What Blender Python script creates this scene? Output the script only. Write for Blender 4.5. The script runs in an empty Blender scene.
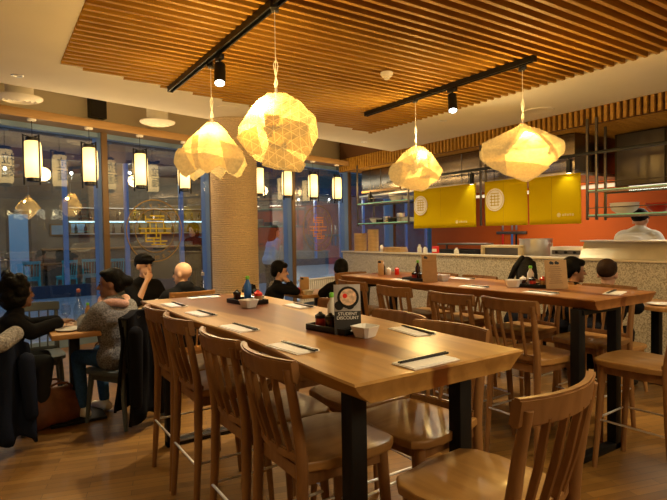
import bpy, bmesh, math, random
from mathutils import Vector, Matrix, Euler, noise
C = bpy.context.scene.collection
sc = bpy.context.scene
PI = math.pi
rnd = random.Random(7)
# ------------------------------------------------------------------ camera, world, sun, exposure
H = 1.45
YAW, PITCH, ROLL = math.radians(33.5), 0.030, 0.016
def cam_axes():
    fw = Vector((math.sin(YAW)*math.cos(PITCH), math.cos(YAW)*math.cos(PITCH), -math.sin(PITCH)))
    r0 = Vector((math.cos(YAW), -math.sin(YAW), 0)); u0 = r0.cross(fw)
    rt = (r0*math.cos(ROLL) - u0*math.sin(ROLL)).normalized()
    return fw, rt, rt.cross(fw)
fw, rt, up = cam_axes()
cd = bpy.data.cameras.new('camera'); cam = bpy.data.objects.new('camera', cd); C.objects.link(cam)
m = Matrix((rt, up, -fw)).transposed().to_4x4(); m.translation = Vector((0, 0, H)); cam.matrix_world = m
cd.sensor_width = 36; cd.lens = 520.0/667*36; cd.clip_start = .05
sc.camera = cam
w = bpy.data.worlds.new('dusk_sky'); sc.world = w; w.use_nodes = True
bg = w.node_tree.nodes['Background']; bg.inputs[0].default_value = (.16, .42, .82, 1); bg.inputs[1].default_value = .66
vs = sc.view_settings; vs.view_transform = 'Standard'; vs.look = 'None'; vs.exposure = 0.70; vs.gamma = 1; vs.use_curve_mapping = False
WARM = (1, .79, .41)
def light(name, kind, loc, power, color=WARM, size=.1, aim=None, angle=None, blend=.6, parent=None, sy=None):
    d = bpy.data.lights.new(name, kind); d.energy = power; d.color = color
    if kind == 'AREA':
        d.size = size
        if sy: d.shape = 'RECTANGLE'; d.size_y = sy
    else: d.shadow_soft_size = size
    if kind == 'SPOT': d.spot_size = math.radians(angle or 80); d.spot_blend = blend
    o = bpy.data.objects.new(name, d); C.objects.link(o); o.location = loc
    if aim is not None: o.rotation_euler = (Vector(aim)-Vector(loc)).to_track_quat('-Z', 'Y').to_euler()
    if parent: o.parent = parent
    return o
# ------------------------------------------------------------------ materials
MATS = {}
def nt(name):
    m = bpy.data.materials.new(name); m.use_nodes = True; MATS[name] = m
    t = m.node_tree; return m, t, t.nodes['Principled BSDF']
def mat(name, col, rough=.5, metal=0, noise_amt=0, nscale=8, bump=0, emit=None, estr=0, sheen=0, coat=0, spec=None):
    m, t, b = nt(name)
    b.inputs['Base Color'].default_value = (*col, 1); b.inputs['Roughness'].default_value = rough; b.inputs['Metallic'].default_value = metal
    if coat: b.inputs['Coat Weight'].default_value = coat
    if emit: b.inputs['Emission Color'].default_value = (*emit, 1); b.inputs['Emission Strength'].default_value = estr
    if spec is not None: b.inputs['Specular IOR Level'].default_value = spec
    if noise_amt or bump:
        tc = t.nodes.new('ShaderNodeTexCoord'); n = t.nodes.new('ShaderNodeTexNoise'); n.inputs['Scale'].default_value = nscale; n.inputs['Detail'].default_value = 5
        t.links.new(tc.outputs['Object'], n.inputs['Vector'])
        if noise_amt:
            r = t.nodes.new('ShaderNodeValToRGB'); e = r.color_ramp.elements
            e[0].position = .3; e[1].position = .7
            e[0].color = (*[c*(1-noise_amt) for c in col], 1); e[1].color = (*[min(1, c*(1+noise_amt)) for c in col], 1)
            t.links.new(n.outputs['Fac'], r.inputs['Fac']); t.links.new(r.outputs['Color'], b.inputs['Base Color'])
        if bump:
            bp = t.nodes.new('ShaderNodeBump'); bp.inputs['Strength'].default_value = bump; bp.inputs['Distance'].default_value = .01
            t.links.new(n.outputs['Fac'], bp.inputs['Height']); t.links.new(bp.outputs['Normal'], b.inputs['Normal'])
    return m
def wood(name, c1, c2, rough=.4, scale=(30, 2, 30), rot=(0, 0, 0), coat=0, edge=None):
    m, t, b = nt(name); N = t.nodes.new; L = t.links.new
    tc = N('ShaderNodeTexCoord'); mp = N('ShaderNodeMapping'); mp.inputs['Scale'].default_value = scale; mp.inputs['Rotation'].default_value = rot
    n = N('ShaderNodeTexNoise'); n.inputs['Scale'].default_value = 1; n.inputs['Detail'].default_value = 6; n.inputs['Distortion'].default_value = .6
    r = N('ShaderNodeValToRGB'); e = r.color_ramp.elements; e[0].position = .3; e[1].position = .72; e[0].color = (*c1, 1); e[1].color = (*c2, 1)
    L(tc.outputs['Object'], mp.inputs['Vector']); L(mp.outputs['Vector'], n.inputs['Vector']); L(n.outputs['Fac'], r.inputs['Fac'])
    L(r.outputs['Color'], b.inputs['Base Color']); b.inputs['Roughness'].default_value = rough
    if coat: b.inputs['Coat Weight'].default_value = coat; b.inputs['Coat Roughness'].default_value = .12
    b.inputs['Specular IOR Level'].default_value = .30
    if edge:                                     # pale sapwood boards along both long sides, a darker heartwood board between, widening along the slab
        M = lambda op, x, y=None: (lambda q: (L(x, q.inputs[0]) if not isinstance(x, float) else setattr(q.inputs[0], 'default_value', x), (L(y, q.inputs[1]) if not isinstance(y, float) else setattr(q.inputs[1], 'default_value', y)) if y is not None else None, q.outputs[0])[2])((lambda q: (setattr(q, 'operation', op), q)[1])(N('ShaderNodeMath')))
        sx = N('ShaderNodeSeparateXYZ'); L(tc.outputs['Object'], sx.inputs[0])
        nb = N('ShaderNodeTexNoise'); nb.inputs['Scale'].default_value = 1.6; nb.inputs['Detail'].default_value = 1; L(tc.outputs['Object'], nb.inputs['Vector'])
        xx = M('ADD', sx.outputs['X'], M('MULTIPLY', M('SUBTRACT', nb.outputs['Fac'], .5), .30))
        wd = M('ADD', M('MULTIPLY', M('ADD', sx.outputs['Y'], 1.25), .085), .045)
        v = M('SUBTRACT', M('ABSOLUTE', xx), M('MINIMUM', wd, .20))
        r2 = N('ShaderNodeValToRGB'); mr = N('ShaderNodeMapRange'); mr.inputs['From Min'].default_value = -.05; mr.inputs['From Max'].default_value = .05; L(v, mr.inputs['Value'])
        el = r2.color_ramp.elements; el[0].position = .38; el[0].color = (*edge, 1); el[1].position = .60; el[1].color = (1, 1, 1, 1)
        L(mr.outputs[0], r2.inputs['Fac'])
        mx = N('ShaderNodeMix'); mx.data_type = 'RGBA'; mx.blend_type = 'MULTIPLY'; mx.inputs['Factor'].default_value = 1
        L(r.outputs['Color'], mx.inputs[6]); L(r2.outputs['Color'], mx.inputs[7]); L(mx.outputs[2], b.inputs['Base Color'])
    return m
W_STOOL = wood('oiled_oak', (.18, .080, .026), (.27, .130, .045), .45, (22, 22, 3), coat=.05)
W_SEAT = wood('oak_seat', (.24, .115, .032), (.35, .18, .055), .38, (24, 3, 24), coat=.08)
W_TABLE = wood('slab_wood', (.28, .140, .036), (.46, .25, .070), .30, (16, 1.6, 16), coat=0, edge=(.36, .20, .14))
W_TABLE2 = wood('red_slab_wood', (.22, .085, .024), (.37, .16, .046), .32, (16, 1.6, 16), coat=0, edge=(.5, .32, .24))
W_SLAT = wood('ceiling_slat_wood', (.32, .15, .020), (.48, .26, .040), .55, (2, 20, 20))
W_TRIM = wood('trim_wood', (.34, .19, .07), (.45, .27, .11), .5, (2, 20, 20))
W_LOW = wood('low_table_wood', (.35, .17, .055), (.50, .27, .10), .4, (3, 22, 22))
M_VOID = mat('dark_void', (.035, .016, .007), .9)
M_WHITE = mat('white_plaster', (.86, .80, .70), .9, noise_amt=.03, nscale=2)
M_WALL = mat('tan_wall', (.68, .60, .46), .9)
M_DARKWALL = mat('dark_wall', (.10, .08, .06), .9)
M_BLACK = mat('black_metal', (.006, .006, .0065), .5, 0, spec=.25)
M_BLK = mat('black_plastic', (.007, .007, .008), .4, spec=.3)
M_CHROME = mat('chrome', (.88, .90, .93), .38, 1)
M_STEEL = mat('brushed_steel', (.74, .70, .64), .38, 1, noise_amt=.08, nscale=5)
M_ALU = mat('blue_grey_aluminium', (.20, .30, .46), .4, .2)
M_BROWNFR = mat('brown_window_frame', (.16, .095, .045), .5)
M_ORANGE = mat('orange_wall', (.58, .105, .003), .75, noise_amt=.05, nscale=1.5)
M_PAPER = mat('white_paper', (.80, .77, .74), .8)
M_CERAMIC = mat('white_ceramic', (.82, .80, .78), .25)
M_REDCER = mat('red_lacquer', (.45, .03, .015), .3)
M_KRAFT = mat('kraft_board', (.40, .24, .11), .8, noise_amt=.08, nscale=30)
M_RED = mat('red_plastic', (.70, .02, .012), .35)
M_GREEN = mat('green_plastic', (.16, .55, .03), .4)
M_BLUE = mat('blue_plastic', (.03, .16, .62), .4)
M_SOY = mat('dark_soy', (.03, .009, .005), .2)
M_CHILI = mat('chili_red', (.35, .02, .01), .4)
M_BAMBOO = mat('bamboo', (.52, .33, .14), .7, noise_amt=.15, nscale=12)
M_ROPE = mat('coiled_rope', (.66, .52, .36), .9, noise_amt=.15, nscale=60, bump=.4)
M_PAVE = mat('wet_paving', (.22, .27, .30), .35, noise_amt=.2, nscale=3)
M_GOLD = mat('gold_sticker', (.36, .22, .045), .5)
M_YELLOWST = mat('yellow_sticker', (.62, .46, .03), .6)
M_SKIN = mat('light_skin', (.62, .36, .25), .55)
M_SKIN2 = mat('brown_skin', (.20, .09, .05), .5)
M_HAIRB = mat('black_hair', (.004, .0035, .003), .55, bump=.5, nscale=60, spec=.12)
M_HAIRBR = mat('brown_hair', (.03, .015, .008), .55, bump=.5, nscale=60, spec=.12)
M_CLB = mat('black_cloth', (.007, .007, .009), .95, bump=.2, nscale=40, spec=.12)
M_CLN = mat('navy_cloth', (.008, .011, .022), .9, bump=.2, nscale=40, spec=.12)
M_JEAN = mat('blue_denim', (.03, .08, .20), .9, noise_amt=.2, nscale=50, spec=.12)
M_GREYKNIT = mat('grey_knit', (.16, .155, .16), .95, noise_amt=.65, nscale=90, bump=.6, spec=.12)
M_PINK = mat('pink_wool', (.56, .34, .29), .95, noise_amt=.15, nscale=60, bump=.5, spec=.12)
M_GREYT = mat('charcoal_cloth', (.03, .032, .034), .9, spec=.12)
M_WHITECL = mat('white_cotton', (.72, .68, .62), .9)
M_PALEBL = mat('pale_blue_cloth', (.35, .48, .62), .9)
M_FUR = mat('grey_fur', (.26, .24, .22), 1, noise_amt=.5, nscale=60, bump=1, spec=.12)
M_LEATHER = mat('brown_leather', (.17, .06, .022), .45, noise_amt=.3, nscale=14, bump=.3)
M_GREYCH = mat('grey_painted_wood', (.07, .085, .095), .5)
M_TURQ = mat('turquoise_paint', (.10, .50, .48), .5)
M_EYE = mat('eye_dark', (.02, .012, .01), .2)
M_LIP = mat('lip', (.38, .12, .10), .5)
M_EMW = mat('downlight_lens', (.9, .9, .9), .5, emit=(1, .85, .62), estr=4)
M_EMC = mat('spot_lens', (.9, .9, .9), .5, emit=(.85, .93, 1), estr=8)
M_STRIP = mat('strip_light', (.9, .9, .9), .5, emit=(1, .9, .72), estr=4)
M_SHOPLAMP = mat('shop_lamp', (.9, .9, .9), .5, emit=(1, .93, .8), estr=5)
M_BLUESCR = mat('lit_blue_screen', (.1, .2, .3), .5, emit=(.25, .6, 1), estr=.10)
def glassmat(name, tint, ior=1.5, rough=0.0, gl=1.0):
    m, t, b = nt(name); t.nodes.remove(b); N = t.nodes.new; L = t.links.new
    tr = N('ShaderNodeBsdfTransparent'); tr.inputs[0].default_value = (*tint, 1)
    g = N('ShaderNodeBsdfGlossy'); g.inputs['Roughness'].default_value = rough; g.inputs[0].default_value = (gl, gl, gl, 1)
    f = N('ShaderNodeFresnel'); ge = N('ShaderNodeNewGeometry'); mi = N('ShaderNodeMix'); mi.inputs[2].default_value = ior; mi.inputs[3].default_value = 1/ior; L(ge.outputs['Backfacing'], mi.inputs[0]); L(mi.outputs[0], f.inputs['IOR']); mx = N('ShaderNodeMixShader')
    L(f.outputs[0], mx.inputs[0]); L(tr.outputs[0], mx.inputs[1]); L(g.outputs[0], mx.inputs[2]); L(mx.outputs[0], t.nodes['Material Output'].inputs[0]); return m
G_WIN = glassmat('window_glass', (.94, .96, .97), 2.05)
G_SHOP = glassmat('shop_glass', (.9, .95, .97), 1.3)
G_BOT = glassmat('bottle_glass', (.84, .88, .88), 1.6, .02)
G_SHELF = glassmat('shelf_glass', (.82, .95, .91), 1.5, .02)
def terrazzo():
    m, t, b = nt('terrazzo'); N = t.nodes.new; L = t.links.new
    tc = N('ShaderNodeTexCoord'); v = N('ShaderNodeTexVoronoi'); v.inputs['Scale'].default_value = 75
    n = N('ShaderNodeTexNoise'); n.inputs['Scale'].default_value = 70; n.inputs['Detail'].default_value = 4
    L(tc.outputs['Object'], v.inputs['Vector']); L(tc.outputs['Object'], n.inputs['Vector'])
    r = N('ShaderNodeValToRGB'); e = r.color_ramp.elements; e[0].position = .35; e[0].color = (.30, .265, .205, 1); e[1].position = .62; e[1].color = (.62, .575, .49, 1)
    s = N('ShaderNodeSeparateColor'); L(v.outputs['Color'], s.inputs[0])
    a = N('ShaderNodeMath'); a.operation = 'MULTIPLY_ADD'; a.inputs[1].default_value = .35; L(s.outputs[0], a.inputs[0])
    a2 = N('ShaderNodeMath'); a2.operation = 'MULTIPLY'; a2.inputs[1].default_value = .65; L(n.outputs['Fac'], a2.inputs[0]); L(a2.outputs[0], a.inputs[2])
    L(a.outputs[0], r.inputs['Fac']); L(r.outputs['Color'], b.inputs['Base Color']); b.inputs['Roughness'].default_value = .55
    return m
M_TERR = terrazzo()
def floor_mat():
    m, t, b = nt('floor_planks'); N = t.nodes.new; L = t.links.new
    tc = N('ShaderNodeTexCoord'); mp = N('ShaderNodeMapping'); mp.inputs['Rotation'].default_value = (0, 0, math.radians(16)); L(tc.outputs['Object'], mp.inputs[0])
    br = N('ShaderNodeTexBrick'); br.inputs['Scale'].default_value = 1; br.inputs['Brick Width'].default_value = .48; br.inputs['Row Height'].default_value = .062
    br.inputs['Mortar Size'].default_value = .0016; br.inputs['Color1'].default_value = (.135, .060, .011, 1); br.inputs['Color2'].default_value = (.23, .112, .024, 1); br.inputs['Mortar'].default_value = (.05, .022, .008, 1)
    L(mp.outputs[0], br.inputs['Vector'])
    n = N('ShaderNodeTexNoise'); n.inputs['Scale'].default_value = 1; n.inputs['Detail'].default_value = 5
    m2 = N('ShaderNodeMapping'); m2.inputs['Scale'].default_value = (3, 40, 3); L(mp.outputs[0], m2.inputs[0]); L(m2.outputs[0], n.inputs['Vector'])
    mr = N('ShaderNodeMapRange'); mr.inputs['To Min'].default_value = .7; mr.inputs['To Max'].default_value = 1.25; L(n.outputs['Fac'], mr.inputs['Value'])
    mx = N('ShaderNodeMix'); mx.data_type = 'RGBA'; mx.blend_type = 'MULTIPLY'; mx.inputs['Factor'].default_value = 1
    L(br.outputs['Color'], mx.inputs[6]); L(mr.outputs[0], mx.inputs[7]); L(mx.outputs[2], b.inputs['Base Color']); b.inputs['Roughness'].default_value = .38
    return m
M_FLOOR = floor_mat()
def shade_mat(name, pattern, estr, tint=(1, .60, .17)):
    """Washi paper lit from inside: translucent sheet with thin brighter lines where the paper is thinner."""
    m, t, b = nt(name); t.nodes.remove(b); N = t.nodes.new; L = t.links.new
    tc = N('ShaderNodeTexCoord'); n = N('ShaderNodeTexNoise'); n.inputs['Scale'].default_value = 45; n.inputs['Detail'].default_value = 3; L(tc.outputs['Object'], n.inputs['Vector'])
    mr = N('ShaderNodeMapRange'); mr.inputs['To Min'].default_value = .55; mr.inputs['To Max'].default_value = 1.35; L(n.outputs['Fac'], mr.inputs['Value'])
    val = mr.outputs[0]
    if pattern:
        acc = None
        for k, d in enumerate(((1, 0, .05), (.5, .1, .866), (-.5, .1, .866))):
            dp = N('ShaderNodeVectorMath'); dp.operation = 'DOT_PRODUCT'; dp.inputs[1].default_value = d; L(tc.outputs['Object'], dp.inputs[0])
            mu = N('ShaderNodeMath'); mu.operation = 'MULTIPLY'; mu.inputs[1].default_value = 19; L(dp.outputs['Value'], mu.inputs[0])
            fr = N('ShaderNodeMath'); fr.operation = 'FRACT'; L(mu.outputs[0], fr.inputs[0])
            lt = N('ShaderNodeMath'); lt.operation = 'LESS_THAN'; lt.inputs[1].default_value = .085; L(fr.outputs[0], lt.inputs[0])
            if acc is None: acc = lt.outputs[0]
            else:
                mxx = N('ShaderNodeMath'); mxx.operation = 'MAXIMUM'; L(acc, mxx.inputs[0]); L(lt.outputs[0], mxx.inputs[1]); acc = mxx.outputs[0]
        ma = N('ShaderNodeMath'); ma.operation = 'MULTIPLY_ADD'; ma.inputs[1].default_value = .45; L(acc, ma.inputs[0]); L(val, ma.inputs[2]); val = ma.outputs[0]
    vm = N('ShaderNodeMix'); vm.data_type = 'RGBA'; vm.blend_type = 'MULTIPLY'; vm.inputs['Factor'].default_value = 1; vm.inputs[6].default_value = (.088, .056, .017, 1); L(val, vm.inputs[7])
    tl = N('ShaderNodeBsdfTranslucent'); L(vm.outputs[2], tl.inputs[0])
    df = N('ShaderNodeBsdfDiffuse'); df.inputs[0].default_value = (.09, .065, .03, 1)
    m1 = N('ShaderNodeMixShader'); m1.inputs[0].default_value = .6; L(df.outputs[0], m1.inputs[1]); L(tl.outputs[0], m1.inputs[2])
    em = N('ShaderNodeEmission'); em.inputs[0].default_value = (*tint, 1)
    es = N('ShaderNodeMath'); es.operation = 'MULTIPLY'; es.inputs[1].default_value = estr; L(val, es.inputs[0]); L(es.outputs[0], em.inputs[1])
    tp = N('ShaderNodeBsdfTransparent'); tp.inputs[0].default_value = (1, .80, .46, 1); m3 = N('ShaderNodeMixShader'); m3.inputs[0].default_value = .20; L(m1.outputs[0], m3.inputs[1]); L(tp.outputs[0], m3.inputs[2])
    ad = N('ShaderNodeAddShader'); L(m3.outputs[0], ad.inputs[0]); L(em.outputs[0], ad.inputs[1]); L(ad.outputs[0], t.nodes['Material Output'].inputs[0]); return m
M_SHADE = shade_mat('washi_paper', False, .24); M_SHADEP = shade_mat('patterned_washi_paper', True, .19)
def lantern_mat():
    m, t, b = nt('lantern_paper'); N = t.nodes.new; L = t.links.new
    tc = N('ShaderNodeTexCoord'); s = N('ShaderNodeSeparateXYZ'); L(tc.outputs['Object'], s.inputs[0])
    r = N('ShaderNodeValToRGB'); mr = N('ShaderNodeMapRange'); mr.inputs['From Min'].default_value = -.24; mr.inputs['From Max'].default_value = .24; L(s.outputs['Z'], mr.inputs['Value']); L(mr.outputs[0], r.inputs['Fac'])
    e = r.color_ramp.elements; e[0].color = (.5, .5, .5, 1); e[1].color = (.4, .4, .4, 1); q = e.new(.45); q.color = (1, 1, 1, 1)
    mu = N('ShaderNodeMath'); mu.operation = 'MULTIPLY'; mu.inputs[1].default_value = 1.9; L(r.outputs['Color'], mu.inputs[0])
    b.inputs['Base Color'].default_value = (.8, .7, .5, 1); b.inputs['Emission Color'].default_value = (1, .64, .21, 1); L(mu.outputs[0], b.inputs['Emission Strength']); return m
M_LANT = lantern_mat()
def banner_mat():
    m, t, b = nt('yellow_banner_cloth'); t.nodes.remove(b); N = t.nodes.new; L = t.links.new
    tl = N('ShaderNodeBsdfTranslucent'); tl.inputs[0].default_value = (.80, .645, .012, 1)
    df = N('ShaderNodeBsdfDiffuse'); df.inputs[0].default_value = (.78, .625, .012, 1)
    mx = N('ShaderNodeMixShader'); mx.inputs[0].default_value = .45; L(df.outputs[0], mx.inputs[1]); L(tl.outputs[0], mx.inputs[2]); L(mx.outputs[0], t.nodes['Material Output'].inputs[0]); return m
M_BANNER = banner_mat()
# ------------------------------------------------------------------ mesh helpers
class MB:
    def __init__(s): s.v = []; s.f = []
    def add(s, vs, fs):
        b = len(s.v); s.v += [tuple(v) for v in vs]; s.f += [tuple(i+b for i in f) for f in fs]; return s
    def bm(s, bm):
        bm.verts.index_update(); return s.add([v.co.copy() for v in bm.verts], [[v.index for v in f.verts] for f in bm.faces])
    def box(s, c, d, bev=0, rot=None, seg=2):
        bm = bmesh.new(); bmesh.ops.create_cube(bm, size=1)
        bmesh.ops.scale(bm, vec=d, verts=bm.verts)
        if bev: bmesh.ops.bevel(bm, geom=bm.edges[:], offset=bev, segments=seg, affect='EDGES', profile=.5)
        if rot: bmesh.ops.rotate(bm, cent=(0, 0, 0), matrix=Euler(rot).to_matrix(), verts=bm.verts)
        bmesh.ops.translate(bm, vec=c, verts=bm.verts); s.bm(bm); bm.free(); return s
    def tube(s, pts, rad, n=10, caps=True, flat=1.0):
        pts = [Vector(p) for p in pts]
        if not isinstance(rad, (list, tuple)): rad = [rad]*len(pts)
        t0 = (pts[1]-pts[0]).normalized(); a = Vector((0, 0, 1)) if abs(t0.z) < .9 else Vector((1, 0, 0))
        x = t0.cross(a).normalized(); vs = []; fs = []
        for i, p in enumerate(pts):
            t = (pts[min(i+1, len(pts)-1)]-pts[max(i-1, 0)]).normalized()
            x = (x-t*x.dot(t)).normalized(); y = t.cross(x)
            for k in range(n):
                q = 2*PI*k/n; vs.append(p+x*math.cos(q)*rad[i]+y*math.sin(q)*rad[i]*flat)
        for i in range(len(pts)-1):
            for k in range(n):
                fs.append((i*n+k, i*n+(k+1) % n, (i+1)*n+(k+1) % n, (i+1)*n+k))
        if caps: fs.append(tuple(range(n-1, -1, -1))); fs.append(tuple((len(pts)-1)*n+k for k in range(n)))
        return s.add(vs, fs)
    def lathe(s, prof, n=24, c=(0, 0, 0), caps=True):
        vs = []; fs = []; c = Vector(c); m_ = len(prof)
        for r, z in prof:
            for k in range(n): vs.append(c+Vector((r*math.cos(2*PI*k/n), r*math.sin(2*PI*k/n), z)))
        for i in range(m_-1):
            for k in range(n): fs.append((i*n+k, i*n+(k+1) % n, (i+1)*n+(k+1) % n, (i+1)*n+k))
        if caps: fs.append(tuple(range(n-1, -1, -1))); fs.append(tuple((m_-1)*n+k for k in range(n)))
        return s.add(vs, fs)
    def prism(s, poly, z0, z1, bev=0):
        n = len(poly); bm = bmesh.new()
        a = [bm.verts.new((x, y, z0)) for x, y in poly]; b = [bm.verts.new((x, y, z1)) for x, y in poly]
        bm.faces.new(a[::-1]); bm.faces.new(b)
        for i in range(n): bm.faces.new((a[i], a[(i+1) % n], b[(i+1) % n], b[i]))
        if bev:
            ed = [e for e in bm.edges if abs(e.verts[0].co.z-e.verts[1].co.z) < 1e-6]
            bmesh.ops.bevel(bm, geom=ed, offset=bev, segments=3, affect='EDGES', profile=.5)
        s.bm(bm); bm.free(); return s
    def ell(s, c, r, rot=None, u=14, v=9):
        bm = bmesh.new(); bmesh.ops.create_uvsphere(bm, u_segments=u, v_segments=v, radius=1); bmesh.ops.scale(bm, vec=r, verts=bm.verts)
        if rot is not None: bmesh.ops.rotate(bm, cent=(0, 0, 0), matrix=rot if isinstance(rot, Matrix) else Euler(rot).to_matrix(), verts=bm.verts)
        bmesh.ops.translate(bm, vec=c, verts=bm.verts); s.bm(bm); bm.free(); return s
    def cap(s, a, b, ra, rb=None, n=10):
        a = Vector(a); b = Vector(b); rb = ra if rb is None else rb; d = (b-a)
        if d.length < 1e-6: return s.ell(a, (ra,)*3)
        d.normalize(); pts = []; rr = []
        for q in (-.99, -.7, -.35): pts.append(a+d*q*ra); rr.append(ra*math.sqrt(1-q*q))
        pts += [a, b]; rr += [ra, rb]
        for q in (.35, .7, .99): pts.append(b+d*q*rb); rr.append(rb*math.sqrt(1-q*q))
        return s.tube(pts, rr, n)
    def build(s, name, m, parent=None, ang=38, loc=None, rz=0):
        me = bpy.data.meshes.new(name); me.from_pydata(s.v, [], s.f); me.update()
        bm = bmesh.new(); bm.from_mesh(me); bmesh.ops.recalc_face_normals(bm, faces=bm.faces); bm.to_mesh(me); bm.free()
        return link(name, me, m, parent, ang, loc, rz)
def link(name, me, m, parent=None, ang=38, loc=None, rz=0):
    if m is not None: me.materials.clear(); me.materials.append(m)
    me.polygons.foreach_set('use_smooth', [True]*len(me.polygons)); me.set_sharp_from_angle(angle=math.radians(ang))
    o = bpy.data.objects.new(name, me); C.objects.link(o)
    if parent: o.parent = parent
    if loc is not None: o.location = loc
    if rz: o.rotation_euler = (0, 0, rz)
    return o
def B(c, d, bev=0, rot=None): return MB().box(c, d, bev, rot)
def T(p, r, n=10): return MB().tube(p, r, n)
def LA(p, n=24, c=(0, 0, 0)): return MB().lathe(p, n, c)
def tag(o, label, cat, group=None):
    o['label'] = label; o['category'] = cat
    if group: o['group'] = group
    return o
def thing(name, label, cat, loc=(0, 0, 0), rz=0, group=None):
    o = bpy.data.objects.new(name, None); C.objects.link(o); o.location = loc; o.rotation_euler = (0, 0, rz); o.empty_display_size = .1
    return tag(o, label, cat, group)
def st(name, mb, m, parent=None, **k):
    o = mb.build(name, m, parent, **k)
    if not parent: o['kind'] = 'structure'
    return o
KIDS = {}
def dup(root, loc, rz, label, group=None):
    r = root.copy(); C.objects.link(r); r.location = loc; r.rotation_euler = (0, 0, rz); r['label'] = label
    if group: r['group'] = group
    for ch in list(root.children):
        c = ch.copy(); C.objects.link(c); c.parent = r
        for g in ch.children:
            d = g.copy(); C.objects.link(d); d.parent = c
    return r
def fused(mb, name, m, parent, vox=.009, smooth=6):
    me = bpy.data.meshes.new('tmp'); me.from_pydata(mb.v, [], mb.f); o = bpy.data.objects.new('tmp', me); C.objects.link(o)
    r = o.modifiers.new('r', 'REMESH'); r.mode = 'VOXEL'; r.voxel_size = vox
    s_ = o.modifiers.new('s', 'SMOOTH'); s_.iterations = smooth; s_.factor = .5
    dg = bpy.context.evaluated_depsgraph_get(); out = bpy.data.meshes.new_from_object(o.evaluated_get(dg))
    bpy.data.objects.remove(o); bpy.data.meshes.remove(me); out.name = name
    return link(name, out, m, parent, 180)
def text(name, body, size, m, parent, loc, rot, ext=.001, align='CENTER'):
    cu = bpy.data.curves.new(name, 'FONT'); cu.body = body; cu.size = size; cu.extrude = ext; cu.align_x = align; cu.align_y = 'CENTER'
    o = bpy.data.objects.new('tmp', cu); C.objects.link(o); dg = bpy.context.evaluated_depsgraph_get()
    me = bpy.data.meshes.new_from_object(o.evaluated_get(dg)); bpy.data.objects.remove(o); me.name = name
    q = link(name, me, m, parent, 30); q.matrix_local = Matrix.Translation(loc) @ (rot if isinstance(rot, Matrix) else Euler(rot).to_matrix().to_4x4()); return q
def merge_text(parts):
    """several text placements -> one mesh builder. parts: (string, size, Matrix)"""
    mb = MB()
    for body, size, M in parts:
        cu = bpy.data.curves.new('t', 'FONT'); cu.body = body; cu.size = size; cu.extrude = .0008; cu.align_x = 'CENTER'; cu.align_y = 'CENTER'
        o = bpy.data.objects.new('tmp', cu); C.objects.link(o); dg = bpy.context.evaluated_depsgraph_get()
        me = bpy.data.meshes.new_from_object(o.evaluated_get(dg)); bpy.data.objects.remove(o)
        mb.add([M @ v.co for v in me.vertices], [list(p.vertices) for p in me.polygons]); bpy.data.meshes.remove(me)
    return mb
# ------------------------------------------------------------------ large lights, real and added
# (ceiling downlights, added fill lights without fixtures; pendants, lanterns and spots carry theirs in their builders)
for (x, y, p) in ((.27, 5.78, 50), (.02, 5.1, 40), (5.32, 7.05, 50), (5.3, 5.2, 60), (-1.2, 2.4, 60), (-1.2, .2, 60), (5.7, 1.0, 60), (2.6, -1.2, 60), (1.6, .75, 85), (3.4, .9, 60)):  # those without a recessed fixture are unseen, added to brighten room and tables
    light('downlight_and_fill', 'SPOT', (x, y, 2.96), p, WARM, .05, (x, y, 0), 110, .8)
light('kitchen_fill', 'AREA', (7.9, 2.8, 2.0), 12, (1, .84, .60), .4, (7.9, 2.8, 0), sy=2.0)  # area light without a fixture, added to brighten chef and cabinet
light('orange_wall_fill', 'AREA', (9.4, 6.5, 2.7), 58, (1, .80, .52), .6, (10.4, 6.5, 1.2), sy=5)  # extra unseen light, put in to brighten the orange wall
light('under_hood_fill', 'AREA', (7.4, 6.2, 2.2), 22, (1, .84, .58), .5, (7.4, 6.2, 0), sy=4)  # added below the hood to brighten the steel stock pot
light('hall_fill', 'AREA', (2.6, -1.6, 2.9), 65, (1, .78, .48), 3, (2.6, 2, 1.0), sy=1.0)  # fill light added behind the camera, no fixture
# ------------------------------------------------------------------ structure
WA = math.radians(17.5); WC = 7.15
def wline(x): return (WC+math.sin(WA)*x)/math.cos(WA)
WLOC = Vector((-math.sin(WA)*WC, math.cos(WA)*WC, 0))
WU = Vector((math.cos(WA), math.sin(WA), 0)); WN = Vector((-math.sin(WA), math.cos(WA), 0))
def wp(s, off, z): return WU*s+WN*(WC-off)+Vector((0, 0, z))
X0, X1, Y0 = -3.2, 10.5, -2.5
st('floor', MB().prism([(X0, Y0), (X1, Y0), (X1, wline(X1)), (X0, wline(X0))], -.1, 0), M_FLOOR)
st('pavement', MB().prism([(X0-6, wline(X0-6)), (X1+16, wline(X1+16)), (X1+16, 21.4), (7.35, 21.4), (7.35, 14.4), (X0-6, 14.4)], -.1, -.005), M_PAVE)
st('wall_left', B((X0-.05, 2, 1.8), (.1, 9.2, 3.6)), M_WALL)
st('wall_front', B((3.65, Y0-.05, 1.8), (13.9, .1, 3.6)), M_WALL)
st('wall_right', B((X1+.05, 4.1, 1.8), (.1, 13.4, 3.6)), M_ORANGE)
st('ceiling_slab', MB().prism([(X0-.1, Y0-.1), (X1+.1, Y0-.1), (X1+.1, wline(X1)+.1), (X0-.1, wline(X0)+.1)], 3.6, 3.7), M_WALL)
st('ceiling', MB().prism([(X0, Y0), (.57, Y0), (.57, 5.21), (4.96, 6.38), (4.96, Y0), (6.4, Y0), (6.4, 7.62), (X0, 5.33)], 3.0, 3.12), M_WHITE)
mb = MB(); y = Y0+.06
while y < 6.36:
    xl = .575 if y < 5.2 else .575+(y-5.21)/.2665
    if 4.95-xl > .05: mb.box(((xl+4.95)/2, y, 3.03), (4.95-xl, .030, .085))
    y += .1
st('ceiling_slats', mb, W_SLAT)
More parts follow.
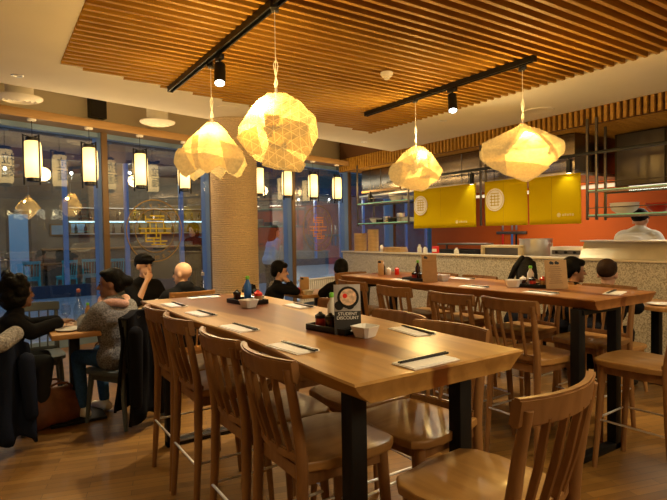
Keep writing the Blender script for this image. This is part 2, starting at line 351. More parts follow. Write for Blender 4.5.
st('ceiling_backing', B((2.77, 2.0, 3.2), (4.6, 9.0, .02)), mat('dark_backing', (.10, .042, .013), .9))
# window wall
ES = [-1.2, -.03, 1.82, 3.67, 5.52, 7.50, 9.34, 11.2, 13.2]
for i in range(len(ES)-1):
    a, b = ES[i], ES[i+1]
    f = MB().box((a, .06, 1.47), (.075, .22, 2.94)).box(((a+b)/2, .06, 2.9), (b-a, .14, .09)).box(((a+b)/2, .06, .06), (b-a, .14, .12))
    o = st('window_%d' % (i+1), f, M_ALU, loc=WLOC, rz=WA)
    B((a+.012, -.065, 1.5), (.085, .03, 3.0), .004).build('cover_strip', M_BROWNFR, o)
    B(((a+b)/2, .06, 1.48), (b-a-.076, .012, 2.72)).build('pane', G_WIN, o)
st('trim_1', B((6, -.435, 2.945), (14.6, .03, .10), .003), W_TRIM, loc=WLOC, rz=WA)
st('trim_9', B((6, -.20, 2.955), (14.6, .44, .07)), M_BROWNFR, loc=WLOC, rz=WA)  # beam underside; its shadow is put into this darker colour
st('trim_2', B((6, .06, 2.95), (14.6, .10, .10)), M_BROWNFR, loc=WLOC, rz=WA)
st('wall_back', B((6, .09, 3.3), (14.6, .12, .6)), M_WALL, loc=WLOC, rz=WA)
for k, s in enumerate((3.62, 9.36, -.03)): st('trim_%d' % (k+3), B((s, -.02, 3.36), (.22, .12, .48)), mat('dark_post', (.012, .009, .007), .6) if 'dark_post' not in MATS else MATS['dark_post'], loc=WLOC, rz=WA)
# soffit over the kitchen counter
mb = MB(); y = Y0+.1
while y < 9.4: mb.box((6.42, y, 2.93), (.05, .038, .26)); y += .078
st('trim_6', mb, W_SLAT)
st('wall_soffit', B((6.47, 3.45, 3.2), (.03, 12.0, .8)), mat('soffit_board', (.12, .05, .016), .9))
mb = MB(); x = 6.52
while x < 9.0: mb.box((x, 3.4, 2.83), (.035, 11.9, .05)); x += .085
st('ceiling_kitchen', mb, W_SLAT)
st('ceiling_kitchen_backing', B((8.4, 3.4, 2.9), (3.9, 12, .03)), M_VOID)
# counter front
o = st('wall_counter', B((6.5, 3.4, .53), (.18, 11.84, 1.06)), M_TERR)
B((6.5, 3.4, 1.075), (.24, 11.9, .03), .006).build('coping', mat('counter_coping', (.66, .58, .45), .5), o)
# column wound with rope
cp = []
z = 0.0
while z < 3.56:
    cp += [(.302, z), (.313, z+.008), (.313, z+.020), (.302, z+.028)]; z += .028
CX, CY = 2.80, 6.66
st('column', LA(cp, 40, (0, 0, 0)), M_ROPE, loc=(CX, CY, 0), ang=60)
# ---- shops across the pavement
MSHOPW = mat('shop_wall', (.30, .24, .17), .9, noise_amt=.35, nscale=.8); MSHOPF = mat('shop_floor', (.22, .18, .13), .6)
mat('dark_blue_frame', (.022, .032, .055), .6)
def shopfront(label, x0, x1, y0, y1, k):
    L_ = x1-x0; cx = (x0+x1)/2; cy = (y0+y1)/2
    sf = thing('shopfront', label, 'shopfront', (0, y0, 0), 0, 'shopfronts across the pavement')
    B((cx, 0, .15), (L_, .12, .30)).build('bottom_rail', MATS['dark_blue_frame'], sf)
    B((cx, 0, 3.55), (L_, .14, .3)).build('head_rail', MATS['dark_blue_frame'], sf)
    x = x0+.05
    while x < x1: B((x, 0, 1.85), (.11, .12, 3.1)).build('mullion', M_ALU, sf); x += 1.45
    B((cx, 0, 1.85), (L_, .012, 3.1)).build('pane', G_SHOP, sf)
    st('wall_shop_upper', B((cx, y0+.1, 5.2), (L_, .2, 3.0)), M_DARKWALL)
    st('wall_shop_back', B((cx, y1, 1.9), (L_, .1, 3.8)), MSHOPW)
    st('floor_shop', B((cx, cy, -.05), (L_, y1-y0+.1, .1)), MSHOPF)
    st('ceiling_shop', B((cx, cy, 3.75), (L_, y1-y0+.1, .1)), M_DARKWALL)
    st('wall_shop_left', B((x0+.05, cy, 1.8), (.1, y1-y0, 3.6)), M_DARKWALL); st('wall_shop_right', B((x1-.05, cy, 1.8), (.1, y1-y0, 3.6)), M_DARKWALL)
shopfront('dark blue framed glass shopfront with turquoise chairs across the pavement', -8.6, 7.35, 14.5, 20, 0)
shopfront('farther glass shopfront seen through the window right of the rope column', 7.35, 26, 21.5, 26, 1)
# ------------------------------------------------------------------ stools and chairs
def make_stool(name, label, cat, hs=.67, hb=1.035, wd=W_STOOL, ws=W_SEAT, foot=True, s=1.0, group=None):
    t = thing(name, label, cat, group=group)
    q = [(-.185, -.195), (.185, -.195), (.20, -.12), (.213, .08), (.205, .16), (.165, .205), (0, .215), (-.165, .205), (-.205, .16), (-.213, .08), (-.20, -.12)]
    MB().prism(q, hs-.034, hs, .009).build('seat', ws, t)
    for sx in (-1, 1):
        MB().tube([(sx*.158, .15, hs-.03), (sx*.17, .168, hs*.5), (sx*.185, .188, 0)], [.023, .020, .0145], 12).build('front_leg', wd, t)
        MB().tube([(sx*.188, -.24, 0), (sx*.178, -.215, hs*.55), (sx*.172, -.205, hs-.03), (sx*.174, -.212, hs+.06), (sx*.176, -.238, hs+.22), (sx*.180, -.262, hb-.03)],
                  [.0150, .020, .0225, .021, .018, .0155], 12).build('rear_leg', wd, t)
    def arc(y0, bul, hw, n=13):
        return [(hw*(2*i/(n-1)-1), y0-bul*(1-(2*i/(n-1)-1)**2)) for i in range(n)]
    def strip(pts, z0, z1, th, lean):
        bm = bmesh.new(); vs = []
        for (x, y) in pts:
            vs.append([bm.verts.new((x, y+th/2, z0)), bm.verts.new((x, y-th/2, z0)), bm.verts.new((x, y-th/2-lean, z1)), bm.verts.new((x, y+th/2-lean, z1))])
        for i in range(len(vs)-1):
            for k in range(4): bm.faces.new((vs[i][k], vs[i][(k+1) % 4], vs[i+1][(k+1) % 4], vs[i+1][k]))
        bm.faces.new(vs[0]); bm.faces.new(vs[-1][::-1])
        long_ = [e for e in bm.edges if abs(e.verts[0].co.x-e.verts[1].co.x) > 1e-4]
        bmesh.ops.bevel(bm, geom=long_, offset=.006, segments=2, affect='EDGES')
        return MB().bm(bm)
    strip(arc(-.236, .050, .204), hb-.078, hb, .028, .012).build('top_rail', wd, t, ang=45)
    strip(arc(-.188, .030, .17), hs-.012, hs+.026, .022, 0).build('lower_rail', wd, t, ang=45)
    for x in (-.105, -.036, .036, .105):
        yb = -.188-.030*(1-(x/.17)**2); yt = -.242-.050*(1-(x/.204)**2)
        MB().tube([(x*.92, yb, hs+.01), (x, (yb+yt)/2-.004, (hs+hb)/2-.03), (x*1.08, yt, hb-.06)], [.0125, .0135, .0125], 8, flat=.55).build('slat', wd, t)
    MB().box((0, .148, hs-.06), (.30, .02, .05)).box((0, -.185, hs-.06), (.32, .02, .05)).box((-.160, -.02, hs-.06), (.02, .34, .05)).box((.160, -.02, hs-.06), (.02, .34, .05)).build('apron', wd, t)
    if foot:
        zf = .30; a, b = (.177, .178), (.183, -.230)
        MB().tube([(-a[0], a[1], zf), (a[0], a[1], zf)], .0065, 8).tube([(-b[0], b[1], zf), (b[0], b[1], zf)], .0065, 8).tube([(-a[0], a[1], zf), (-b[0], b[1], zf)], .0065, 8).tube([(a[0], a[1], zf), (b[0], b[1], zf)], .0065, 8).build('footrest', M_CHROME, t)
    return t
SG = 'slat-backed wooden bar stools'
PX, NX, PY, NY = -PI/2, PI/2, 0, PI          # facing +x, -x, +y, -y
stool = make_stool('bar_stool', 'large wooden stool in the foreground at the near end of the long table', 'stool', group=SG)
stool.location = (1.265, 1.105, 0); stool.rotation_euler = (0, 0, PY)
stool.location = (1.258, 1.088, 0); stool.rotation_euler = (0, 0, .11)
for x, y, r, lab in (
    (1.075, 1.70, PX, 'wooden stool on the left of the near table, first from the front'),
    (1.06, 2.13, PX, 'wooden stool on the left of the near table, second from the front'),
    (1.065, 2.73, PX, 'wooden stool on the left of the near table, third from the front'),
    (1.07, 3.16, PX, 'wooden stool at the far left corner of the near table, last of its row'),
    (1.48, 1.64, NX+.12, 'wooden stool on the right of the near table, first from the front'),
    (1.53, 2.08, NX, 'wooden stool on the right of the near table, behind the menu card'),
    (1.56, 2.70, NX, 'wooden stool on the right of the near table, farthest of its row'),
    (2.93, 2.09, PX, 'wooden stool at the far table, nearest of its left row, back fully in view'),
    (2.90, 2.55, PX, 'wooden stool at the far table, second of the left row from the front'),
    (2.90, 3.16, PX, 'wooden stool at the far table, third of the left row from the front'),
    (2.93, 3.76, PX, 'wooden stool at the far table, last of the left row near the blue column'),
    (3.27, 4.36, NY, 'wooden stool at the head end of the far table in front of a black coat'),
    (3.25, 1.575, PY+.05, 'wooden stool cut off by the right edge of the photo at the far table end'),
    (3.64, 2.12, NX, 'wooden stool on the kitchen side of the far table, nearest its front end'),
    (3.64, 2.70, NX, 'wooden stool on the kitchen side of the far table, behind the kraft menu'),
    (3.64, 3.36, NX, 'wooden stool on the kitchen side of the far table, behind the white bowl'),
    (3.64, 3.84, NX, 'wooden stool on the kitchen side of the far table, last of its row'),
):
    dup(stool, (x, y, 0), r, lab, SG)
# low dining chairs
DG = 'low wooden dining chairs'
chair = make_stool('dining_chair', 'orange wooden dining chair of the bald man in black', 'chair', .43, .965, W_LOW, W_LOW, False, group=DG)
chair.location = (1.50, 4.80, 0)
dup(chair, (4.68, 2.50, 0), PX, 'orange wooden dining chair under the brown haired boy in black', DG)
dup(chair, (4.80, 3.02, 0), PX, 'wooden dining chair behind the kraft menu, under the boy in profile', DG)
dup(chair, (4.44, 3.58, 0), PX, 'wooden dining chair of the woman with long black hair', DG)
DK = 'dark painted dining chairs'
dk = make_stool('dark_dining_chair', 'grey painted chair under the woman in the grey sweater', 'chair', .43, .86, M_GREYCH, M_GREYCH, False, group=DK)
dk.location = (.855, 4.39, 0); dk.rotation_euler = (0, 0, .53)
dup(dk, (-.02, 4.60, 0), PX, 'dark chair under the woman in the black jacket at the left edge', DK)
dup(dk, (.33, 5.28, 0), NY, 'empty dark grey chair by the window side of the low table', DK)
dup(dk, (2.70, 5.42, 0), PX, 'black chair under the child beside the rope column', DK)
dup(dk, (3.42, 4.98, 0), PY, 'dark chair under the person in the black coat', DK)
dup(dk, (1.36, 5.98, 0), NY, 'dark chair under the person in the black cap', DK)
# ------------------------------------------------------------------ tables
def slab(hw, hl, z0, z1, inset, seed, amp=.017):
    r = random.Random(seed); ny = 28; pts = []
    ph = [r.uniform(0, 6) for _ in range(6)]
    def wob(y, k): return amp*(math.sin(y*2.3+ph[k])+.6*math.sin(y*5.1+ph[k+1]))
    for i in range(ny+1):
        y = -hl+2*hl*i/ny; pts.append((hw+wob(y, 0), y, 1))
    for i in range(ny+1):
        y = hl-2*hl*i/ny; pts.append((-hw+wob(y, 2), y, -1))
    bm = bmesh.new(); n = len(pts)
    def ring(z, ins): return [bm.verts.new((x-sx*ins*(1+.25*math.sin(y*9)), y*(1-(.008 if ins else 0)), z)) for x, y, sx in pts]
    R = [ring(z1, .004), ring(z1-.006, 0), ring((z0+z1)/2, inset*.35), ring(z0, inset)]
    bm.faces.new(R[0]); bm.faces.new(R[-1][::-1])
    for a, b in zip(R, R[1:]):
        for i in range(n): bm.faces.new((a[i], a[(i+1) % n], b[(i+1) % n], b[i]))
    mb = MB().bm(bm); bm.free(); return mb
def high_table(label, cx, cy, hw, hl, z, wm, legx, ends, seed, group):
    t = thing('high_table', label, 'table', (cx, cy, 0), 0, group)
    slab(hw, hl, z-.066, z, .05, seed).build('tabletop', wm, t, ang=30)
    for e in ends:
        for x in legx: B((x-cx, e-cy, (z-.066)/2), (.064, .062, z-.066), .003).build('leg', M_BLACK, t)
        B(((legx[0]+legx[1])/2-cx, e-cy, .02), (legx[1]-legx[0]+.064, .062, .04), .003).build('floor_bar', M_BLACK, t)
        B(((legx[0]+legx[1])/2-cx, e-cy, z-.086), (legx[1]-legx[0], .08, .03)).build('top_bar', M_BLACK, t)
    return t
TG = 'live edge high tables'
Z1 = 1.02
high_table('long live edge wooden high table in the foreground with four napkins along its left side', 1.248, 2.43, .380, 1.24, Z1, W_TABLE, (1.012, 1.525), (1.42, 3.62), 3, TG)
Z2 = 1.03
high_table('reddish live edge high table farther back, in front of the kitchen counter', 3.375, 3.08, .375, 1.36, Z2, W_TABLE2, (3.02, 3.44), (1.84, 4.1), 5, TG)
def low_table(label, x0, x1, y0, y1, z, m_, group='low dining tables'):
    t = thing('low_table', label, 'table', ((x0+x1)/2, (y0+y1)/2, 0), 0, group); a, b = (x1-x0)/2, (y1-y0)/2
    B((0, 0, z-.02), (2*a, 2*b, .04), .006).build('tabletop', m_, t)
    B((0, 0, (z-.04)/2+.01), (.075, .075, z-.06), .004).build('pedestal', M_BLACK, t)
    B((0, 0, .012), (.40, .40, .024), .006).build('base', M_BLACK, t)
    return t
ZL = .74
low_table('low wooden table with a glass bottle, between the two women at the left', .36, .74, 4.30, 5.02, ZL, W_LOW)
M_PALETOP = wood('pale_table_top', (.50, .36, .22), (.62, .47, .30), .4)
low_table('pale low table between the bald man and the person in the cap', 1.14, 2.0, 5.08, 5.66, ZL, M_PALETOP)
low_table('low wooden table in front of the child', 3.02, 3.80, 5.24, 5.80, ZL, W_LOW)
low_table('low wooden table behind the long haired woman, against the kitchen counter', 5.05, 5.65, 3.02, 3.75, ZL, W_LOW)
low_table('low wooden table at the right edge, in front of the two boys', 5.05, 5.65, 2.05, 2.85, ZL, W_LOW)
# ------------------------------------------------------------------ track rails, spots, pendants
TRG = 'black ceiling track rails'
def track(label, x, y0, y1):
    t = thing('track_rail', label, 'track', (x, (y0+y1)/2, 2.965), 0, TRG); L_ = y1-y0
    MB().box((-.0225, 0, 0), (.012, L_, .05)).box((.0225, 0, 0), (.012, L_, .05)).box((0, 0, .019), (.05, L_, .012)).build('channel', M_BLK, t)
    for e in (-1, 1): B((0, e*(L_/2+.006), -.002), (.06, .014, .056), .003).build('end_cap', M_BLK, t)
    return t
track('long black track rail over the near table, running off the top of the photo', 1.60, .3, 5.40)
track('black track rail over the far table, whole length in view', 4.03, 2.86, 5.28)
def spot(label, x, y, aim, p=60):
    t = thing('track_spotlight', label, 'spotlight', (x, y, 2.94), 0, 'black track spotlights')
    B((0, 0, -.02), (.04, .11, .04), .004).build('adapter', M_BLK, t)
    T([(0, 0, -.03), (0, 0, -.085)], .009).build('stem', M_BLK, t)
    d = (Vector(aim)-Vector((x, y, 2.80))).normalized(); c = Vector((0, 0, -.15)); a = c-d*.10; b = c+d*.10
    h = T([a, a+d*.01, b-d*.004, b], [.034, .046, .047, .045], 20).build('lamp_head', M_BLK, t)
    T([b-d*.008, b+d*.001], .038, 16).build('lens', M_EMC, h)
    e = Vector((x, y, 2.94))+b+d*.02; light('spot_beam', 'SPOT', e, p*2.2, (1, .86, .64), .03, e+d, 85, .8)
spot('black spotlight with a lit white lens on the track over the near table', 1.63, 4.12, (1.25, 3.3, 1.0), 55)
spot('black spotlight with a lit white lens on the track over the far table', 4.03, 3.82, (3.5, 3.2, 1.0), 60)
PG = 'crumpled paper pendant lamps'
def hull(pts, sub, soft, dents=(), rough=.006):
    bm = bmesh.new()
    for p in pts: bm.verts.new(p)
    bmesh.ops.convex_hull(bm, input=bm.verts[:])
    lo = [v for v in bm.verts if not v.link_faces]
    bmesh.ops.delete(bm, geom=lo, context='VERTS')
    bmesh.ops.triangulate(bm, faces=bm.faces[:])
    bmesh.ops.subdivide_edges(bm, edges=bm.edges[:], cuts=sub, use_grid_fill=True)
    for _ in range(soft): bmesh.ops.smooth_vert(bm, verts=bm.verts[:], factor=.5, use_axis_x=True, use_axis_y=True, use_axis_z=True)
    for v in bm.verts:
        p = v.co; dirn = p.normalized()
        for a, b, w_, dep in dents:
            a = Vector(a); b = Vector(b); t_ = max(0, min(1, (p-a).dot(b-a)/(b-a).length_squared)); q = (p-(a+(b-a)*t_)).length
            p = p-dirn*dep*math.exp(-(q/w_)**2)
        v.co = p+dirn*rough*(noise.noise(p*9)+.6*noise.noise(p*23))
    return bm
YZ = -YAW
def folds(bm, flaps, off=.007):
    """second paper layer over folds, added to darken facets where shade falls"""
    for fl in flaps:
        for (px, pz, nx, nz) in fl: bmesh.ops.bisect_plane(bm, geom=bm.verts[:]+bm.edges[:]+bm.faces[:], plane_co=(px, 0, pz), plane_no=Vector((nx, 0, nz)).normalized())
    bm.normal_update(); out = MB()
    for i, fl in enumerate(flaps):
        for f in bm.faces:
            c = f.calc_center_median()
            if c.y < .02 and all((c.x-px)*nx+(c.z-pz)*nz <= 0 for (px, pz, nx, nz) in fl):
                out.add([v.co+v.normal*off*(1 if v.normal.dot(v.co) > 0 else -1)*(1+.6*i) for v in f.verts], [tuple(range(len(f.verts)))])
    return MB().bm(bm), out
def pendant(label, x, y, zc, bm_, flaps, m_, topz, power, hot=(0, 0, .08), cordtop=2.94):
    t = thing('paper_pendant_lamp', label, 'pendant lamp', (x, y, zc), YZ, PG)
    mb, fo = folds(bm_, flaps); mb.build('paper_shade', m_, t, ang=14); fo.build('fold_darkening_layer', m_, t, ang=14)
    T([(0, 0, topz-.02), (0, 0, topz+.03)], .010).build('neck', M_CHROME, t)
    L_ = cordtop-zc
    MB().tube([(0, 0, topz+.02), (.012, 0, topz+.07), (-.004, 0, topz+.13), (-.014, 0, topz+.19), (.004, 0, topz+.23), (.016, 0, topz+.18), (.004, 0, topz+.12), (-.010, 0, topz+.06), (0, 0, topz+.02)], .0035, 6).build('cord_loop', M_PAPER, t)
    T([(0, 0, topz+.02), (0, 0, L_)], .003, 6).build('cord', M_PAPER, t)
    B((0, 0, L_+.005), (.05, .09, .05), .006).build('track_adapter', M_BLK, t)
    l_ = light('bulb', 'POINT', hot, power*18, (1, .78, .38), .03, parent=t)
# lamp with scalloped lower edge
def scallop():
    r_ = random.Random(12); n = 12; mb = MB(); vs = []; fs = []
    ang = [2*PI*(k+r_.uniform(-.22, .22))/n for k in range(n)]; sg = [(1 if k % 2 else -1)*r_.uniform(.65, 1.25) for k in range(n)]
    prof = [(.012, .240), (.05, .234), (.11, .175), (.20, .075), (.275, -.03), (.285, -.10), (.225, -.185), (.19, -.195)]
    sub = 8; N_ = n*sub
    for i, (r, z) in enumerate(prof):
        t_ = i/(len(prof)-1)
        P = [Vector((r*(1+.20*t_*sg[k])*math.cos(ang[k]), r*(1+.20*t_*sg[k])*math.sin(ang[k]), z-.045*t_*t_*sg[k]+.012*r_.uniform(-1, 1)*(i > 1))) for k in range(n)]
        for k in range(n):
            for j in range(sub):
                p = P[k].lerp(P[(k+1) % n], j/sub); vs.append(p*(1+.018*noise.noise(p*19)))
    for i in range(len(prof)-1):
        for k in range(N_): fs.append((i*N_+k, i*N_+(k+1) % N_, (i+1)*N_+(k+1) % N_, (i+1)*N_+k))
    fs.append(tuple(range(N_))); bm = bmesh.new()
    V_ = [bm.verts.new(v) for v in vs]; [bm.faces.new([V_[q] for q in f]) for f in fs]
    bmesh.ops.subdivide_edges(bm, edges=bm.edges[:], cuts=1, use_grid_fill=True)
    for v in bm.verts: v.co *= 1+.012*noise.noise(v.co*37)
    bmesh.ops.recalc_face_normals(bm, faces=bm.faces); return bm
pendant('scalloped paper pendant lamp in front of the rope column', 1.655, 4.395, 2.205, scallop(), [[(0, -.075, .12, 1)], [(-.06, 0, 1, .15), (-.125, 0, -1, -.1), (0, .10, 0, 1)], [(.11, 0, -1, -.25), (0, .07, .3, 1)], [(-.19, 0, 1, .4), (0, -.02, 0, 1)]], M_SHADE, .235, 5, (.0, -.06, .10))
E2 = [(-.06, 0, .255), (.07, -.02, .255), (.02, .07, .255), (-.12, -.09, .19), (.17, -.12, .17), (.255, 0, .10), (.24, -.12, .06), (.27, .04, -.03), (.20, -.18, -.06), (.20, .17, 0),
      (.15, 0, -.25), (.07, -.12, -.25), (-.03, 0, -.22), (-.13, -.05, -.19), (-.20, -.06, -.08), (-.262, 0, -.02), (-.255, -.03, .035), (-.18, -.15, .03), (-.12, .20, .05), (0, .23, -.05), (.05, .2, .15), (-.02, -.22, .0), (.08, -.22, -.1), (0, .16, -.2), (-.16, .04, .14)]
pendant('largest paper pendant lamp with a triangular line pattern, hanging nearest to the viewer', 1.60, 3.07, 2.125, hull(E2, 20, 1, [((-.085, -.16, .17), (-.065, -.24, -.10), .022, .06), ((-.03, -.24, .0), (.16, -.21, .04), .028, .05), ((-.07, -.22, -.06), (.05, -.22, -.13), .026, .05), ((.05, -.22, -.13), (.12, -.15, -.05), .03, .03)], .008), [[(-.045, 0, -1, -.12), (0, .07, .25, 1), (0, -.12, -.2, -1), (.21, 0, 1, .2)], [(-.10, 0, 1, .15), (0, .03, -.2, 1), (0, -.15, 0, -1)], [(.02, 0, -1, .5), (0, -.10, .6, 1)], [(-.035, 0, -1, 0), (.02, 0, 1, -.3), (0, .06, 0, 1), (0, -.06, 0, -1)]], M_SHADEP, .255, 5.5, (-.09, -.07, .13))
E3 = [(-.02, 0, .255), (.08, -.02, .25), (.03, .08, .25), (-.16, -.05, .17), (-.29, 0, .0), (-.30, -.06, -.06), (-.25, .06, -.14), (-.20, -.08, -.19), (.0, -.06, -.235), (.10, .05, -.245), (.24, 0, -.13), (.305, 0, -.03), (.27, -.06, .0), (.18, -.1, .13), (.02, -.22, -.02), (-.1, -.2, -.05), (.0, .22, .0), (.12, .2, -.05), (-.15, .18, .05), (.13, -.16, -.12)]
pendant('paper pendant lamp with a peaked top hanging before the leftmost yellow banner', 4.04, 4.39, 2.175, hull(E3, 20, 1, [((.05, -.1, .22), (-.06, -.22, -.08), .022, .055), ((.1, -.1, .2), (.14, -.2, -.08), .02, .03), ((-.2, -.1, .08), (-.05, -.22, .02), .025, .03)], .009), [[(-.045, .06, 1, -.55), (0, .17, -.5, 1)], [(.04, .0, -1, .25), (0, .03, .5, 1), (0, -.12, 0, -1)], [(0, -.10, -.15, 1), (.12, 0, 1, 0)], [(-.16, 0, 1, -.2), (0, .05, 0, 1)]], M_SHADE, .25, 6, (.05, -.08, .14))
E4 = [(0, 0, .265), (-.03, -.03, .255), (.04, .03, .25), (-.17, -.03, .19), (-.375, 0, .10), (-.385, -.04, .0), (-.36, .03, -.05), (-.2, -.05, -.17), (.0, -.04, -.245), (.05, .02, -.25), (.2, -.02, -.15), (.36, -.03, -.01), (.395, 0, .07), (.37, -.03, .11), (.16, -.05, .21), (-.12, -.24, -.01), (.10, -.24, .01), (0, .25, 0), (-.2, .18, .05), (.2, .18, .0), (.02, -.2, .12)]
pendant('wide diamond shaped paper pendant lamp before the middle yellow banner, rightmost of the four', 4.11, 3.035, 2.165, hull(E4, 22, 1, [((-.02, -.08, .23), (-.22, -.17, .01),   .028, .055), ((.02, -.08, .23), (.23, -.17, -.03), .028, .06), ((.0, -.1, .2), (.01, -.24, -.05), .016, .02)], .009), [[(-.04, .18, 1, -.95), (-.075, .18, -1, .95), (0, -.03, 0, -1)], [(.04, .18, -1, -.95), (.085, .18, 1, .95), (0, -.09, 0, -1)], [(0, -.10, .1, 1)], [(-.22, 0, 1, .3), (0, .02, 0, 1)]], M_SHADE, .265, 6.5, (.0, -.09, .15))
# ------------------------------------------------------------------ lanterns along the window
LGp = 'paper cylinder lanterns along the window'
def lantern(label):
    t = thing('paper_lantern', label, 'lantern', (0, 0, 0), WA, LGp)
    pr = [(.062, -.225), (.085, -.215), (.096, -.17), (.099, -.08), (.100, 0), (.099, .08), (.096, .17), (.085, .215), (.062, .225)]
    LA(pr, 24).build('paper_shade', M_LANT, t)
    LA([(.070, .215), (.074, .262), (.050, .268)], 20).build('top_cap', M_BLK, t)
    LA([(.050, -.268), (.074, -.262), (.070, -.215)], 20).build('bottom_cap', M_BLK, t)
    for ad in (-72, 188):
        c_, s_ = .110*math.cos(math.radians(ad)), .110*math.sin(math.radians(ad)); B((c_, s_, -.01), (.016, .018, .60), .003).build('side_bar', M_BLK, t); MB().tube([(0, 0, .265), (c_, s_, .28)], .007, 6).build('bracket', M_BLK, t)
    MB().tube([(0, 0, .28), (0, 0, .47)], .004, 6).build('cord', M_BLK, t)
    LA([(.045, .462), (.05, .467), (.05, .487), (.03, .49)], 16).build('ceiling_rose', M_WHITE, t)
    R = Matrix.Rotation(PI, 4, 'Z') @ Matrix.Rotation(PI/2, 4, 'X')
    merge_text([('拉', .17, Matrix.Translation((0, .104, .085)) @ R), ('麺', .17, Matrix.Translation((0, .104, -.085)) @ R)]).build('characters', M_BLK, t)
    return t
LO = .38
LS = [(31, .47, 'leftmost lit paper lantern in the left window'), (89, 1.13, 'lit paper lantern just left of the first brown window post'), (139, 1.82, 'lit paper lantern above the golden round sticker in the left window'),
      (183, 2.52, 'lit paper lantern partly behind the scalloped pendant lamp'), (257, 3.98, 'lit paper lantern directly right of the rope column, half hidden by the large pendant'),
      (285, 4.66, 'lit paper lantern below the large patterned pendant lamp'), (310, 5.36, 'lit paper lantern right of the second brown window post'), (334, 6.08, 'rightmost lit paper lantern, beside the blue column')]
lan = None
for px, x, lab in LS:
    # a row parallel to the glass
    p = Vector((x, (WC-LO+math.sin(WA)*x)/math.cos(WA), 2.41))
    if lan is None: lan = lantern(lab); lan.location = p
    else: dup(lan, p, WA, lab, LGp)
    light('lantern_offset_fill', 'POINT', p-WN*.55, 7, (1, .68, .30), .1)  # stands off the lantern, moved into the room to brighten the ceiling recess
# ------------------------------------------------------------------ ceiling devices
def diffuser(label, x, y):
    t = thing('air_diffuser', label, 'air diffuser', (x, y, 2.95), 0, 'round white ceiling air diffusers')
    LA([(.135, .03), (.135, .65)], 28).build('duct', M_WHITE, t)
    LA([(.02, -.012), (.05, 0), (.06, -.012), (.10, .004), (.11, -.012), (.15, .008), (.16, -.01), (.215, .012), (.225, .022), (.225, .03), (.10, .032)], 32).build('louvre', M_WHITE, t)
diffuser('round white air diffuser on a duct at the far left', .32, 6.56); diffuser('round white air diffuser above the lanterns left of the pendants', 1.91, 7.06)
def downlight(label, x, y):
    t = thing('recessed_downlight', label, 'downlight', (x, y, 3.0), 0, 'recessed ceiling downlights')
    LA([(.030, .004), (.033, -.004), (.05, -.006), (.055, 0), (.055, .004)], 24).build('trim_ring', M_CHROME, t)
    LA([(.001, .002), (.030, .002), (.030, .006)], 20).build('lens', M_EMW, t)
downlight('recessed downlight in the plain ceiling at the far left', .27, 5.8-.02); downlight('recessed downlight near the ceiling corner above the blue column', 5.32, 7.05)
downlight('recessed downlight right of the slatted ceiling, between the two right pendants', 5.3, 5.2); downlight('recessed downlight at the left photo edge', .02, 5.1)
t = thing('smoke_detector', 'round white smoke detector on the slatted ceiling', 'smoke detector', (3.2, 3.87, 2.98))
LA([(.06, 0), (.06, -.02), (.045, -.04), (.001, -.042)], 24).build('housing', M_WHITE, t); LA([(.025, -.04), (.028, -.06), (.015, -.068), (.001, -.068)], 18).build('sensor', M_WHITE, t)
t = thing('security_camera', 'small white dome camera on the ceiling right of the large pendant', 'security camera', (4.05, 6.72, 3.0))
LA([(.075, 0), (.075, -.03), (.06, -.04), (.001, -.04)], 24).build('mount', M_WHITE, t); t2 = MB().ell((0, 0, -.045), (.045, .045, .05)).build('dome', M_BLK, t)
def speaker(label, x, y, r):
    t = thing('ceiling_speaker', label, 'speaker', (x, y, 3.0), 0, 'round flush ceiling speakers')
    LA([(r, 0), (r, -.008), (r-.015, -.014), (r-.03, -.010), (.001, -.010)], 36).build('grille', M_WHITE, t)
speaker('flat round ceiling speaker above the scalloped pendant lamp', 2.47, 5.98, .15)
speaker('flat round ceiling speaker beside the rightmost pendant lamp', 5.95, 4.15, .19)
# ------------------------------------------------------------------ things on the two high tables
def napkin(i, x, y, z, rz, where, single=True, real=True):
    r_ = rz
    o = MB().box((0, 0, .002), (.105, .215, .004), .001).box((.004, 0, .005), (.098, .207, .003), .001).build('paper_napkin', M_PAPER, loc=(x, y, z), rz=r_)
    tag(o, 'folded paper napkin '+where, 'napkin', 'folded napkins on the high tables')
    for k in (0, 1):
        c = MB().tube([(.016+k*.011, -.125, .0105), (.020+k*.009, .10, .0105)], [.0042, .0026], 8).build('chopstick', M_BLK, loc=(x, y, z), rz=r_)
        tag(c, 'black chopstick on the napkin '+where, 'chopstick', 'black chopsticks')
NP = [(.945, 1.725, Z1, .10, "nearest on the near table's left side"), (.955, 2.25, Z1, .08, "second on the near table's left side"), (.965, 2.80, Z1, .06, "third on the near table's left side"),
      (.955, 3.27, Z1, .04, "at the near table's far left corner"), (1.20, 1.265, Z1, PI/2+.05, "at the near table's front end"), (1.525, 1.70, Z1, -.12, "right of the near table's front white bowl"),
      (1.54, 2.72, Z1, 0, "behind the near table's photo menu card"), (1.25, 3.56, Z1, PI/2, "along the near table's far end"), (1.52, 3.34, Z1, .05, "at the near table's far right corner"),
      (3.55, 3.27, Z2, 0, "on the far table's kitchen side"), (3.08, 2.72, Z2, 0, "left on the far table near its middle"), (3.45, 1.84, Z2, PI/2+.3, "at the far table's front end"),
      (3.09, 3.55, Z2, 0, "beside the far table's middle kraft menu"), (3.10, 2.16, Z2, 0, "left of the far table's front kraft menu")]
for i, (x, y, z, r, wh) in enumerate(NP): napkin(i, x, y, z, r, wh)
